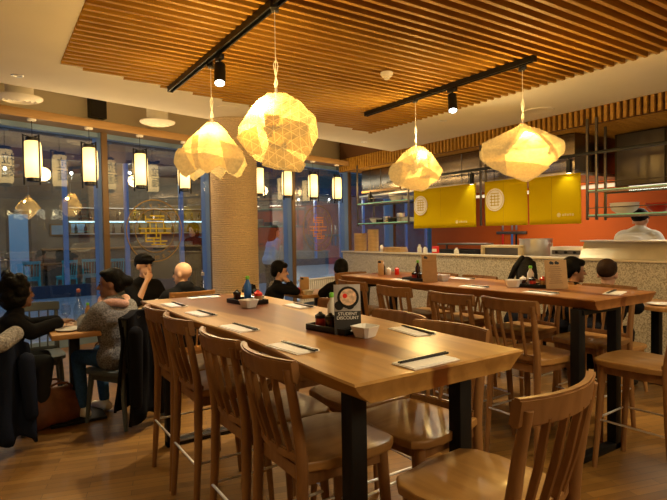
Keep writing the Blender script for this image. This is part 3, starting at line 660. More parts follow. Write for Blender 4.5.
def bowl(label, x, y, z, s=1, rz=0, m_=M_CERAMIC, name='sauce_bowl', group='small white square bowls'):
    bm = bmesh.new(); R = []
    for w_, zz in ((.040, 0), (.043, .002), (.060, .055), (.061, .057), (.055, .057), (.054, .055), (.038, .008)):
        R.append([bm.verts.new((a*w_*s*(1 if c else .72), b*w_*s*(1 if not c else .72), zz*s)) for a, b, c in ((1, 1, 1), (1, 1, 0), (-1, 1, 0), (-1, 1, 1), (-1, -1, 1), (-1, -1, 0), (1, -1, 0), (1, -1, 1))])
    for a, b in zip(R, R[1:]):
        for i in range(8): bm.faces.new((a[i], a[(i+1) % 8], b[(i+1) % 8], b[i]))
    bm.faces.new(R[0][::-1]); bm.faces.new(R[-1]); mb = MB().bm(bm); bm.free()
    return tag(mb.build(name, m_, loc=(x, y, z), rz=rz), label, 'bowl', group)
def tray(label, x, y, z, w_, l_, rz):
    mb = MB().box((0, 0, .004), (w_, l_, .008), .002)
    for s in (-1, 1): mb.box((s*w_/2, 0, .014), (.008, l_+.008, .028), .003).box((0, s*l_/2, .014), (w_, .008, .028), .003)
    return tag(mb.build('condiment_tray', M_BLK, loc=(x, y, z), rz=rz), label, 'tray', 'black condiment trays')
def bottle(label, x, y, z, h, r, liquid, capm, fill=.6, group='condiment bottles'):
    t = thing('sauce_bottle', label, 'bottle', (x, y, z), 0, group)
    LA([(r*.9, 0), (r, .004), (r, h*.62), (r*.45, h*.8), (r*.42, h*.88)], 16).build('body', liquid, t)
    LA([(r*.55, h*.86), (r*.55, h*.97), (r*.4, h)], 14).build('cap', capm, t)
def dispenser(label, x, y, z, capm, liquid):
    t = thing('sauce_pot', label, 'sauce pot', (x, y, z), 0, 'lidded glass sauce pots'); t.scale = (.82, .82, .82)
    LA([(.026, 0), (.028, .003), (.028, .055)], 16).build('jar', liquid, t); LA([(.030, .055), (.030, .072), (.012, .082), (.008, .09)], 16).build('lid', capm, t)
def menu_card(label, x, y, z, rz, w_, h_, kind, lean=-.14):
    t = thing('menu_card', label, 'menu', (x, y, z), rz, 'menu stands')
    R = Matrix.Rotation(lean, 4, 'X')
    if kind == 'photo':
        b = MB().box((0, 0, h_/2), (w_, .004, h_), .0008); b.v = [tuple(R @ Vector(v)) for v in b.v]; b.build('board', mat('grey_card', (.33, .30, .29), .6, noise_amt=.25, nscale=25), t)
        def on(mb, name, m_): mb.v = [tuple(R @ Vector(v)) for v in mb.v]; return mb.build(name, m_, t)
        on(MB().box((0, -.0026, h_*.235), (w_*.99, .0012, h_*.46)), 'black_panel', mat('black_card', (.02, .018, .018), .6))
        def disc(r, m_, nm, cx, cz, yo): on(MB().tube([(cx, yo, cz), (cx, yo-.0012, cz)], r, 24), nm, m_)
        disc(.047, M_BLK, 'pictured_bowl', .004, h_*.74, -.0022); disc(.036, mat('noodle_soup', (.62, .42, .28), .7, noise_amt=.4, nscale=60), 'pictured_soup', .004, h_*.745, -.0034)
        disc(.020, M_BLK, 'pictured_cup', -.036, h_*.58, -.0022); disc(.022, M_BLK, 'pictured_dish', .01, h_*.60, -.0021); disc(.010, M_RED, 'pictured_garnish', -.01, h_*.77, -.0046)
        M1 = Matrix.Rotation(PI/2, 4, 'X')
        tx = merge_text([('STUDENT', .019, R @ Matrix.Translation((0, -.0036, h_*.41)) @ M1), ('DISCOUNT', .019, R @ Matrix.Translation((0, -.0036, h_*.33)) @ M1)]); tx.build('lettering', M_PAPER, t)
        tx = merge_text([('— — — — — —', .010, R @ Matrix.Translation((0, -.0036, h_*.22)) @ M1)])
        b = MB().box((0, .045, h_*.42), (w_*.9, .004, h_*.84), .0008, (.22, 0, 0)).build('back_leg', MATS['black_card'], t)
    else:
        b = MB().box((0, 0, h_/2), (w_, .006, h_), .001); b.v = [tuple(R @ Vector(v)) for v in b.v]; b.build('board', M_KRAFT, t)
        mk = MB()
        for cx in ((-w_*.22, w_*.02) if kind == 'two' else (-w_*.28,)):
            mk.tube([(cx, -.0034, h_*.9), (cx, -.0046, h_*.9)], .012, 14); mk.tube([(cx+.012, -.0034, h_*.885), (cx+.012, -.0046, h_*.885)], .010, 12)
        if kind == 'two':
            for i in range(9): mk.box((-w_*.05, -.0038, h_*(.76-.07*i)), (w_*.62*(.7+.3*((i*7) % 3)/2), .0008, .0022))
        mk.v = [tuple(R @ Vector(v)) for v in mk.v]; mk.build('printed_mark', M_BLK, t)
        MB().box((0, .04, h_*.4), (w_*.9, .005, h_*.8), .001, (.2, 0, 0)).build('back_leg', M_KRAFT, t)
# near table, far set
tray('black condiment tray at the far half of the near table', 1.365, 3.07, Z1, .15, .24, .15)
bottle('small bottle with a bright green cap on the far tray of the near table', 1.40, 3.14, Z1+.008, .16, .024, M_BLUE, M_GREEN)
dispenser('red lidded sauce pot beside the green capped bottle', 1.42, 3.03, Z1+.008, M_RED, M_CHILI)
dispenser('second red lidded sauce pot, right one on the far tray of the near table', 1.405, 2.985, Z1+.008, M_RED, M_KRAFT)
dispenser('dark lidded sauce pot at the left of the far tray on the near table', 1.33, 3.15, Z1+.008, M_BLK, M_SOY)
bowl('small white square bowl before the far tray of the near table', 1.29, 2.88, Z1, .82, .3)
# near table, near set
tray('black condiment tray behind the menu card on the near table', 1.29, 1.93, Z1, .15, .24, .2)
bottle('small bottle with a green cap behind the menu card on the near table', 1.33, 2.03, Z1+.008, .15, .022, M_WHITECL, M_GREEN)
dispenser('red sauce pot with a black lid left of the menu card', 1.24, 1.99, Z1+.008, M_BLK, M_CHILI)
dispenser('dark sauce pot on the tray just left of the menu card', 1.255, 1.93, Z1+.008, M_BLK, M_SOY)
MB1 = tag(MB().tube([(0, -.06, .006), (.01, .06, .006)], .006, 8).ell((0, -.07, .008), (.016, .022, .006)).build('soup_spoon', M_CERAMIC, loc=(1.245, 1.875, Z1+.009), rz=.5), 'white spoon lying on the tray left of the menu card', 'spoon')
menu_card('black and grey menu card with a pictured noodle bowl on the near table', 1.27, 1.815, Z1, -.50, .115, .215, 'photo')
bowl('white square bowl in front of the menu card on the near table', 1.30, 1.735, Z1, .82, .25)
# far table sets
tray('black condiment tray by the farther kraft menu on the far table', 3.16, 3.42, Z2, .15, .24, .1)
dispenser('red sauce pot left of the farther kraft menu', 3.14, 3.45, Z2+.008, M_BLK, M_CHILI)
dispenser('dark sauce pot on the farther tray of the far table', 3.13, 3.36, Z2+.008, M_BLK, M_SOY)
bottle('green capped bottle behind the farther kraft menu', 3.20, 3.47, Z2+.008, .17, .022, M_SOY, M_GREEN)
menu_card('tall kraft menu board standing at the middle of the far table', 3.13, 3.24, Z2, -.45, .13, .235, 'one')
bowl('small white bowl beside the middle kraft menu on the far table', 3.29, 3.26, Z2, .95, .2)
tray('black condiment tray by the nearer kraft menu on the far table', 3.42, 2.42, Z2, .15, .24, .3)
bottle('green capped bottle on the nearer tray of the far table', 3.43, 2.47, Z2+.008, .15, .024, M_WHITECL, M_GREEN)
dispenser('red lidded sauce pot next to the nearer kraft menu', 3.44, 2.37, Z2+.008, M_RED, M_KRAFT)
dispenser('pale lidded sauce pot on the nearer tray of the far table', 3.38, 2.50, Z2+.008, M_CERAMIC, M_SOY)
dispenser('dark sauce pot at the left of the nearer tray on the far table', 3.37, 2.41, Z2+.008, M_BLK, M_CHILI)
menu_card('kraft menu board with dark print before the boys on the far table', 3.42, 2.24, Z2, -.50, .165, .21, 'two')
bowl('small white bowl left of the nearer tray on the far table', 3.31, 2.53, Z2, .95, .4)
menu_card('small kraft menu board at the far end of the far table', 3.30, 4.12, Z2, -.6, .06, .15, 'one')
dispenser('white pot at the far end of the far table', 3.40, 4.12, Z2, M_CERAMIC, M_CERAMIC); dispenser('red pot at the far end of the far table', 3.45, 4.05, Z2, M_RED, M_RED)
bottle('dark sauce bottle at the far end of the far table', 3.36, 4.16, Z2, .13, .022, M_SOY, M_CERAMIC)
# ------------------------------------------------------------------ low tables' things
t = thing('water_bottle', 'clear glass swing top water bottle on the low table between the women', 'bottle', (.60, 4.72, ZL))
LA([(.038, 0), (.042, .006), (.042, .13), (.016, .20), (.014, .27)], 20).build('glass_body', G_BOT, t); LA([(.015, .268), (.016, .29), (.008, .298)], 12).build('stopper', M_LIP, t)
def wineglass(label, x, y):
    t = thing('wine_glass', label, 'glass', (x, y, ZL), 0, 'glasses on the low tables')
    LA([(.032, 0), (.032, .003), (.005, .006), (.004, .08), (.03, .10), (.038, .135), (.032, .18)], 20).build('glass', G_BOT, t)
wineglass('stemmed glass left of the water bottle on the low table', .50, 4.66)
def tumbler(label, x, y, z=ZL, m_=G_BOT, r=.034, h=.095):
    return tag(LA([(r*.85, 0), (r, h), (r*.92, h), (r*.78, .006)], 18).build('tumbler', m_, loc=(x, y, z)), label, 'glass', 'glasses on the low tables')
tumbler('water tumbler right of the water bottle on the low table', .645, 4.66)
tag(LA([(.001, 0), (.06, 0), (.10, .012), (.10, .015), (.06, .005)], 24).build('plate', M_CERAMIC, loc=(.50, 4.48, ZL)), 'white plate on the low table in front of the woman in black', 'plate')
tray('black condiment tray beside the water bottle on the low table', .68, 4.80, ZL, .12, .16, 0)
dispenser('red sauce pot on the low table beside the water bottle', .69, 4.83, ZL+.008, M_BLK, M_CHILI); dispenser('amber sauce pot on the low table beside the water bottle', .68, 4.77, ZL+.008, M_BLK, M_KRAFT)
bottle('yellow green bottle at the far end of the low table between the women', .70, 4.95, ZL, .15, .024, M_KRAFT, M_GREEN)
t = thing('mug', 'white mug in front of the person in the black cap', 'mug', (1.40, 5.30, ZL)); LA([(.032, 0), (.036, .003), (.037, .09), (.033, .09), (.031, .008)], 18).build('body', M_CERAMIC, t)
MB().tube([(.036, 0, .075), (.06, 0, .07), (.062, 0, .03), (.036, 0, .02)], .005, 8).build('handle', M_CERAMIC, t)
t = thing('water_bottle', 'clear glass water bottle in front of the rope column', 'bottle', (1.86, 5.30, ZL)); LA([(.038, 0), (.042, .006), (.042, .15), (.016, .22), (.014, .31)], 20).build('glass_body', G_BOT, t); LA([(.015, .30), (.016, .33), (.008, .335)], 12).build('stopper', M_STEEL, t)
tumbler('water glass beside the bald man, before the rope column', 1.76, 5.24, h=.13)
menu_card('small kraft menu board in front of the child', 3.17, 5.44, ZL, -.6, .11, .20, 'one'); bowl('small white bowl in front of the child', 3.14, 5.30, ZL, .95, .2)
dispenser('red sauce pot in front of the child beside the kraft menu', 3.10, 5.46, ZL, M_RED, M_CHILI)
tag(LA([(.001, 0), (.06, 0), (.11, .014), (.11, .017), (.06, .005)], 24).build('plate', M_CERAMIC, loc=(5.22, 2.36, ZL)), 'white plate on the low table at the right edge of the photo', 'plate')
def bag():
    t = thing('handbag', 'brown leather handbag on the floor between the women at the left', 'handbag', (.40, 4.62, 0), .35)
    bm = bmesh.new(); n = 20; R = []
    for z, a, b in ((0, .20, .10), (.02, .23, .12), (.10, .235, .125), (.18, .21, .10), (.25, .17, .05), (.28, .15, .02)):
        R.append([bm.verts.new((a*math.copysign(abs(math.cos(2*PI*k/n))**.7, math.cos(2*PI*k/n))*(1+.05*math.sin(k*2+z*30)), b*math.copysign(abs(math.sin(2*PI*k/n))**.7, math.sin(2*PI*k/n))*(1+.09*math.sin(k*3+z*20)), z+.012*math.sin(k))) for k in range(n)])
    bm.faces.new(R[0]); bm.faces.new(R[-1])
    for a, b in zip(R, R[1:]):
        for i in range(n): bm.faces.new((a[i], a[(i+1) % n], b[(i+1) % n], b[i]))
    bmesh.ops.subdivide_edges(bm, edges=bm.edges[:], cuts=1, smooth=1); mb = MB().bm(bm); bm.free(); mb.build('body', M_LEATHER, t, ang=60)
    for s in (-1, 1): MB().tube([(-.11, s*.03, .24), (-.10, s*.06, .30), (-.03, s*.09, .33), (.05, s*.09, .32), (.10, s*.06, .28), (.11, s*.03, .24)], .009, 8).build('handle', M_LEATHER, t)
bag()
def hung_coat(name, label, loc, rz, w_, z0, z1, m_, seed, dep=.13, fur=None):
    """coat draped over a chair back: lumpy folded cloth falling on both sides"""
    r = random.Random(seed); t = thing(name, label, 'coat', (loc[0], loc[1], 0), rz); mb = MB(); nx, nz = 22, 16; vs = []; fs = []
    prof = []
    for i in range(nz+1): prof.append((dep*(.55+.45*(1-i/nz)), z0+(z1-z0)*i/nz))
    for i in range(nz+1): prof.append((-dep*(.4+.6*i/nz), z1-(z1-z0)*.9*i/nz))
    m2 = len(prof)
    for j in range(nx+1):
        u_ = 2*j/nx-1
        for i, (py, pz) in enumerate(prof):
            q = noise.noise(Vector((u_*3+seed, pz*3, py*8)))
            ww = w_*(1+.12*noise.noise(Vector((pz*4, seed, 1))))*(1-.12*max(0, (pz-z0)/(z1-z0)))
            vs.append((u_*ww/2, py+.035*q+.022*math.sin(u_*9+seed+pz*4), pz-.05*abs(u_)**3-(.02*math.sin(u_*7+seed) if i in (0, m2-1) else 0)))
    for j in range(nx):
        for i in range(m2-1): fs.append((j*m2+i, (j+1)*m2+i, (j+1)*m2+i+1, j*m2+i+1))
    mb.add(vs, fs); o = mb.build('cloth', m_, t, ang=70)
    s_ = o.modifiers.new('thickness', 'SOLIDIFY'); s_.thickness = .02
    sl = MB()
    sl.cap((w_*.35, dep*.9, z1-.16), (w_*.40, dep*1.05, z0+.12), .055, .045); sl.cap((-w_*.35, dep*.9, z1-.16), (-w_*.36, dep*1.1, z0+.15), .055, .045); sl.build('sleeves', m_, t)
    if fur: fused(MB().cap((-w_*.3, dep*.4, z1+.02), (0, dep*.8, z1-.02), .06).cap((0, dep*.8, z1-.02), (w_*.3, dep*.7, z1+.01), .06).cap((w_*.3, dep*.7, z1), (w_*.32, dep*.9, z1-.16), .05), 'fur_trim', fur, t, .015)
    return t
hung_coat('black_coat', 'black coat hung over the grey chair of the woman in the grey sweater', (.985, 4.165), .53+PI, .47, .10, .90, M_CLB, 3, .09)
hung_coat('puffer_coat', 'dark puffer coat with grey fur trim at the lower left corner', (-.02, 4.16), .55+PI, .46, .10, .78, M_CLN, 8, .15, M_FUR)
hung_coat('dark_jacket', 'black jacket over the chair back beside the rope column', (2.45, 5.42), PI/2, .34, .35, .90, M_CLB, 5, .05)
# ------------------------------------------------------------------ kitchen
def banner(label, y0, y1, z0, z1, logo, small):
    t = thing('banner', label, 'banner', (6.36, (y0+y1)/2, 0), -PI/2, 'yellow cloth banners over the counter')   # local +x -> world -y ; front faces -x
    w_ = abs(y1-y0); nx, nz = 24, 8; vs = []; fs = []
    for j in range(nx+1):
        for i in range(nz+1):
            x = -w_/2+w_*j/nx; z = z0+(z1-z0)*i/nz; vs.append((x, .010*math.sin(x*7+z*3)*(1-i/nz+.3), z))
    for j in range(nx):
        for i in range(nz): fs.append((j*(nz+1)+i, (j+1)*(nz+1)+i, (j+1)*(nz+1)+i+1, j*(nz+1)+i+1))
    o = MB().add(vs, fs).build('cloth', M_BANNER, t); s_ = o.modifiers.new('t', 'SOLIDIFY'); s_.thickness = .003
    MB().tube([(-w_/2, 0, z1+.005), (w_/2, 0, z1+.005)], .010, 8).build('hem_rod', M_BANNER, t)
    MB().box((-.03*w_, -.012, (z0+z1)/2), (.004, .002, z1-z0-.02)).build('seam', mat('banner_seam', (.5, .36, .01), .9) if 'banner_seam' not in MATS else MATS['banner_seam'], t)
    Rx = Matrix.Rotation(PI/2, 4, 'X')
    if logo is not None:
        cx, cz, r = logo; g = MB(); yy = -.020
        g.tube([(cx, yy, cz), (cx, yy-.002, cz)], r, 36)
        k = g.build('round_logo', M_PAPER, t)
        s2 = MB()
        for q in (.55, .30, .05, -.22, -.48): s2.box((cx, yy-.0026, cz+q*r), (r*1.1*math.sqrt(1-q*q), .001, r*.07))
        for q in (-.35, 0, .35): s2.box((cx+q*r, yy-.0026, cz-.05*r), (r*.07, .001, r*1.0))
        n = 36
        for i in range(n):
            a = 2*PI*i/n; b_ = 2*PI*(i+1)/n; s2.tube([(cx+r*.86*math.cos(a), yy-.0026, cz+r*.86*math.sin(a)), (cx+r*.86*math.cos(b_), yy-.0026, cz+r*.86*math.sin(b_))], r*.02, 5, caps=False)
        s2.build('glyph', MATS['banner_seam'], k)
    if small:
        cx, cz = small; g = MB(); g.tube([(cx-.09, -.02, cz), (cx-.09, -.022, cz)], .028, 16)
        for i in range(5): g.box((cx-.03+.035*i, -.021, cz+.006*((i % 2)*2-1)*.3), (.024, .002, .028))
        g.build('small_mark', mat('pale_yellow_print', (.85, .75, .35), .9) if 'pale_yellow_print' not in MATS else MATS['pale_yellow_print'], t)
banner('leftmost yellow banner, behind the peaked pendant lamp, with a white round logo', 6.98, 5.55, 1.53, 2.20, (-.52, 1.93, .17), (.42, 1.62))
banner('middle yellow banner with a white round logo', 5.38, 4.63, 1.54, 2.20, (-.17, 1.93, .17), None)
banner('rightmost yellow banner, without a round logo', 4.60, 3.83, 1.54, 2.18, None, (.18, 1.66))
BR = thing('hanging_rail', 'long black rail the yellow banners hang from', 'rail', (6.36, 0, 0))
MB().box((0, 4.9, 2.42), (.045, 5.6, .04), .004).build('rail', M_BLK, BR)
for yy in (6.85, 5.7, 5.2, 4.75, 4.45, 3.95): T([(0, yy, 2.20), (0, yy, 2.42)], .005, 6).build('hook', M_BLK, BR)
def railspot(label, y):
    t = thing('rail_spotlight', label, 'spotlight', (6.34, y, 2.40), 0, 'black spotlights on the kitchen rail')
    LA([(.032, -.20), (.036, -.19), (.036, -.03), (.012, -.02), (.012, 0)], 16).build('lamp_head', M_BLK, t); LA([(.001, -.202), (.028, -.202), (.028, -.198)], 14).build('lens', M_EMW, t)
    p = Vector((6.20, y, 2.30)); light('rail_beam', 'SPOT', p, 3.5, (1, .85, .5), .02, (6.36, y+.05, 1.9), 75, .8)
railspot('black spotlight on the rail above the gap left of the middle banner', 5.62); railspot('black spotlight on the rail above the rightmost yellow banner', 3.98)
# post frames and shelves
def rack(label, y0, y1, zs, posts, x0=6.36, x1=6.78, ztop=2.86):
    t = thing('hanging_shelf_rack', label, 'shelf rack', (0, 0, 0))
    for (x, y) in posts: MB().box((x, y, (1.09+ztop)/2 if False else (zs[0]-.06+ztop)/2), (.028, .028, ztop-zs[0]+.06), .003).build('post', M_STEELD, t)
    for z in zs:
        s = B(((x0+x1)/2, (y0+y1)/2, z), (x1-x0, abs(y1-y0), .012), .002).build('glass_shelf', G_SHELF, t)
        MB().box((x0, (y0+y1)/2, z-.018), (.02, abs(y1-y0), .022)).box((x1, (y0+y1)/2, z-.018), (.02, abs(y1-y0), .022)).build('shelf_bearer', M_STEELD, s); B((x0-.006, (y0+y1)/2, z), (.006, abs(y1-y0), .016)).build('glass_edge', mat('green_glass_edge', (.30, .78, .68), .2) if 'green_glass_edge' not in MATS else MATS['green_glass_edge'], s)
    for z in zs: MB().tube([(x0, y0, z+.09), (x0, y1, z+.09)], .006, 8).build('guard_rail', M_STEELD, t)
    return t
M_STEELD = mat('dark_steel', (.16, .14, .12), .4, .8)
rack('steel rack with two glass shelves above the counter at the right edge', 3.75, 1.6, (1.64, 1.95), ((6.36, 3.74), (6.36, 3.62), (6.78, 3.74), (6.36, 1.7), (6.78, 1.7)))
rack('steel rack with two glass shelves of bowls in front of the side window', 8.70, 7.12, (1.66, 2.06), ((6.36, 8.68), (6.36, 7.12), (6.78, 8.68), (6.78, 7.12)))
pf = thing('post_pair', 'pair of steel posts between the leftmost and middle yellow banners', 'posts', (6.42, 5.46, 0))
for k in (-.05, .05): MB().box((0, k, 2.2), (.028, .028, 1.3), .003).build('post', M_STEELD, pf)
st('trim_7', MB().box((6.42, 8.0, 2.30), (.04, 1.2, .04)), W_TRIM)
def rbowl(label, x, y, z, r, h, m_, n, group, name='serving_bowl', step=.028):
    for i in range(n):
        o = LA([(r*.45, 0), (r*.5, .004), (r*.85, h*.5), (r, h), (r*.96, h), (r*.8, h*.5), (r*.42, .01)], 26).build(name, m_, loc=(x, y, z+i*step))
        tag(o, label % ('topmost' if i == n-1 else 'lowest' if i == 0 else '%s from bottom' % ('', 'second', 'third', 'fourth')[i]) if '%s' in label else label, 'bowl', group)
S1, S2 = 1.647, 1.957
rbowl('white bowl, %s of the stack beside the red bowl on the right rack', 6.52, 3.36, S1, .165, .09, M_CERAMIC, 3, 'white bowls on the right rack', step=.022)
rbowl('red bowl on the lower shelf of the right rack', 6.55, 2.98, S1, .14, .11, M_REDCER, 1, 'red bowls on the right rack')
rbowl('dark red bowl, %s of the stack at the right photo edge', 6.58, 2.68, S1, .14, .09, M_REDCER, 4, 'red bowls on the right rack', step=.03)
L1, L2 = 1.667, 2.067
for i, (y, z, r, h) in enumerate(((7.72, L2, .14, .12), (7.35, L2, .12, .08), (8.35, L1, .13, .10), (7.32, L1, .17, .08))):
    rbowl(('large pale bowl on the upper shelf of the left rack', 'shallow pale bowl at the right of the left rack, upper shelf', 'pale bowl at the left of the lower shelf in the left rack', 'wide pale bowl at the right of the lower shelf in the left rack')[i], 6.57, y, z, r, h, M_CERAMIC, 1, 'pale bowls on the left rack')
for i, (y, m_, h, r, lab) in enumerate(((8.0, M_STEEL, .12, .07, 'steel pot in the middle of the left rack'), (7.80, M_BLK, .10, .10, 'black pan dish on the lower shelf of the left rack'), (7.58, M_STEEL, .17, .075, 'tall steel pot on the lower shelf of the left rack'), (8.18, M_BLK, .07, .10, 'low black dish on the lower shelf of the left rack'))):
    t = thing('cook_pot', lab, 'pot', (6.57, y, L1), 0, 'pots on the left rack'); LA([(r*.95, 0), (r, .006), (r, h), (r*.94, h), (r*.92, .01)], 20).build('body', m_, t)
    MB().tube([(0, r, h*.8), (0, r+.03, h*.8), (0, r+.03, h*.6), (0, r, h*.6)], .005, 6).build('handle', M_BLK, t)
t = thing('hanging_lamp', 'small black lamp hanging at the left rack', 'lamp', (6.40, 8.30, 0)); LA([(.055, 2.10), (.05, 2.2), (.02, 2.27), (.012, 2.30)], 16).build('lamp_shade', M_BLK, t); T([(0, 0, 2.29), (0, 0, 2.8)], .005, 6).build('cord', M_BLK, t)
# things on the counter
CT = 1.092
def steamers(where, y, n, r):
    for i in range(n):
        t = thing('bamboo_steamer', 'round bamboo steamer basket, %s of the %s stack on the counter' % (('lowest', 'second', 'third', 'fourth', 'fifth', 'topmost')[i if i < n-1 else 5], where), 'steamer basket', (6.55, y, CT+i*.075), 0, 'stacked bamboo steamers')
        LA([(r*.97, 0), (r, .004), (r, .03), (r*.96, .034), (r*.96, .044), (r, .048), (r, .072), (r*.93, .072), (r*.93, .01)], 24).build('basket', M_BAMBOO, t)
steamers('left', 8.86, 5, .135); steamers('right', 8.42, 6, .115)
for i in range(4):
    t = thing('bread_board', 'flat tan bamboo tray, %s of the low pile on the counter' % ('lowest', 'second', 'third', 'topmost')[i], 'tray', (6.54, 7.72, CT+i*.024), .05*i, 'flat bamboo trays on the counter'); B((0, 0, .011), (.20, .52-.03*i, .02), .006).build('board', M_BAMBOO, t)
for i, (y, m_, c_, h, lab) in enumerate(((7.05, M_WHITECL, M_WHITECL, .15, 'white squeeze bottle on the counter under the leftmost banner'), (6.90, M_PAPER, M_BLK, .13, 'pale jar on the counter left of the red packet'), (8.15, M_STEEL, M_BLK, .16, 'steel shaker by the bamboo steamers'), (6.15, M_WHITECL, M_WHITECL, .10, 'small white bottle in front of the orange wall'))):
    bottle(lab, 6.55, y, CT, h, .04, m_, c_, group='bottles on the counter')
t = thing('packet', 'red and white packet on the counter under the leftmost banner', 'packet', (6.57, 6.66, CT)); B((0, 0, .06), (.06, .12, .12), .004).build('box', M_RED, t); B((-.031, 0, .05), (.002, .11, .05)).build('white_band', M_PAPER, t)
t = thing('gas_grill', 'dark steel grill on the inner counter below the leftmost banner', 'grill', (7.3, 6.65, 0)); B((0, 0, 1.06), (.5, .9, .16), .01).build('body', M_BLK, t); MB().box((0, 0, 1.235), (.40, 1.0, .03), .004).box((0, .45, 1.19), (.03, .03, .1)).box((0, -.45, 1.19), (.03, .03, .1)).build('grate_rail', M_STEELD, t)
t = thing('display_case', 'cream framed display case on the counter below the middle banner', 'display case', (6.9, 5.42, 0)); MB().box((0, .36, 1.11), (.3, .05, .22), .008).box((0, -.36, 1.11), (.3, .05, .22), .008).box((0, 0, 1.215), (.3, .77, .04), .008).build('frame', mat('cream_plastic', (.78, .66, .44), .5), t); B((.02, 0, 1.10), (.24, .67, .19)).build('interior', M_STEELD, t)
st('wall_inner_counter', B((7.0, 6.4, .5), (.78, 4.7, 1.0)), M_STEEL)
t = thing('stock_pot', 'large steel stock pot in front of the orange wall', 'pot', (7.05, 4.98, 1.0)); LA([(.235, 0), (.24, .01), (.24, .32), (.247, .325), (.247, .335), (.23, .335), (.23, .02)], 32).build('body', M_STEEL, t)
for s in (-1, 1): MB().tube([(0, s*.24, .26), (0, s*.285, .26), (0, s*.285, .21), (0, s*.24, .21)], .008, 8).build('handle', M_STEEL, t)
t = thing('food_warmer', 'steel food warmer unit with a black knob row on the inner counter', 'warmer', (7.05, 4.36, 1.0)); B((0, 0, .11), (.36, .52, .22), .012).build('body', M_STEEL, t); B((-.182, 0, .14), (.006, .44, .06)).build('panel', M_STEELD, t)
for k in range(3): T([(-.185, -.14+k*.14, .14), (-.205, -.14+k*.14, .14)], .02, 12).build('knob', M_BLK, t)
t = thing('steel_cover', 'steel hood cover on the counter at the right edge below the chef', 'steel cover', (6.75, 2.9, 0))
mb = MB().prism([(0, 0), (0, 0), (0, 0)], 0, 0) if False else MB()
mb.add([(-.25, 1.05, 1.06), (.35, 1.05, 1.06), (.35, 1.05, 1.30), (-.10, 1.05, 1.30), (-.25, -1.4, 1.06), (.35, -1.4, 1.06), (.35, -1.4, 1.30), (-.10, -1.4, 1.30)], [(0, 1, 2, 3), (7, 6, 5, 4), (0, 4, 5, 1), (1, 5, 6, 2), (2, 6, 7, 3), (3, 7, 4, 0)]); mb.build('cover', M_STEEL, t)
MB().box((0, -.1, 1.31), (.42, 2.3, .02), .003).build('top_lip', M_STEEL, t)
t = thing('extractor_hood', 'big stainless steel extractor hood behind the yellow banners', 'extractor hood', (7.4, 6.6, 0))
MH = mat('hood_steel', (.40, .34, .27), .26, 1, noise_amt=.15, nscale=1.2); B((0, 0, 2.53), (1.3, 4.9, .54), .012).build('canopy', MH, t); B((-.03, 0, 2.245), (1.36, 4.96, .05), .008).build('gutter', M_STEEL, t)
for yy in (-1.5, -.4, .7, 1.8): B((-.652, yy, 2.53), (.008, .014, .50)).build('seam', M_STEELD, t)
t = thing('wall_cabinet', 'dark steel extractor cabinet above the right rack', 'cabinet', (7.8, 2.6, 0)); B((0, 0, 2.42), (.8, 2.7, .74), .01).build('body', mat('tan_steel', (.075, .055, .036), .35, .6), t)
for k, yy in enumerate((1.0, -.55)): B((-.41, yy, 2.42), (.02, .62, .70), .004).build('door', M_STEELD, t)
B((-.43, .30, 2.38), (.02, .04, .4), .006).build('handle', M_BLK, t)
st('trim_8', MB().box((8.0, 3.6, 2.14), (.08, 9.0, .06)), M_STEEL)
so = tag(MB().box((7.5, 2.6, 2.02), (.06, 2.4, .04), .006).build('strip_light', M_STRIP), 'bright strip light over the right rack in the kitchen', 'strip light')
T([(7.5, 2.6, 2.04), (7.5, 2.6, 2.86)], .006, 6).build('cord', M_BLK, so)
t = thing('knife_rack', 'magnetic knife bar on the orange wall', 'knife rack', (10.43, 8.06, 1.42)); B((.04, 0, 0), (.06, .85, .07), .005).build('bar', M_STEELD, t)
for i, (dy, m_, up_) in enumerate(((.22, M_RED, .30), (-.05, M_BLUE, .42), (-.17, M_BLK, .42))):
    k = thing('kitchen_knife', ('red handled knife on the magnetic bar', 'blue handled knife on the magnetic bar', 'black handled knife on the magnetic bar')[i], 'knife', (10.43, 8.06+dy, 1.42), 0, 'knives on the magnetic bar')
    B((0, 0, .06+up_*.3), (.006, .05, up_*.6), .002).build('blade', M_STEEL, k); B((-.004, 0, -.17), (.03, .045, .28), .008).build('handle', m_, k)
rad = thing('radiator', 'low white ribbed radiator at the foot of the middle window', 'radiator', wp(8.45, .12, 0), WA); mb = MB()
for k in range(26): mb.box((-.8+k*.064, 0, .32), (.042, .09, .40), .01)
mb.build('ribs', M_CERAMIC, rad); MB().box((0, 0, .54), (1.70, .11, .03), .006).box((0, 0, .11), (1.70, .09, .03)).box((-.8, 0, .05), (.04, .06, .1)).box((.8, 0, .05), (.04, .06, .1)).build('frame', M_CERAMIC, rad)
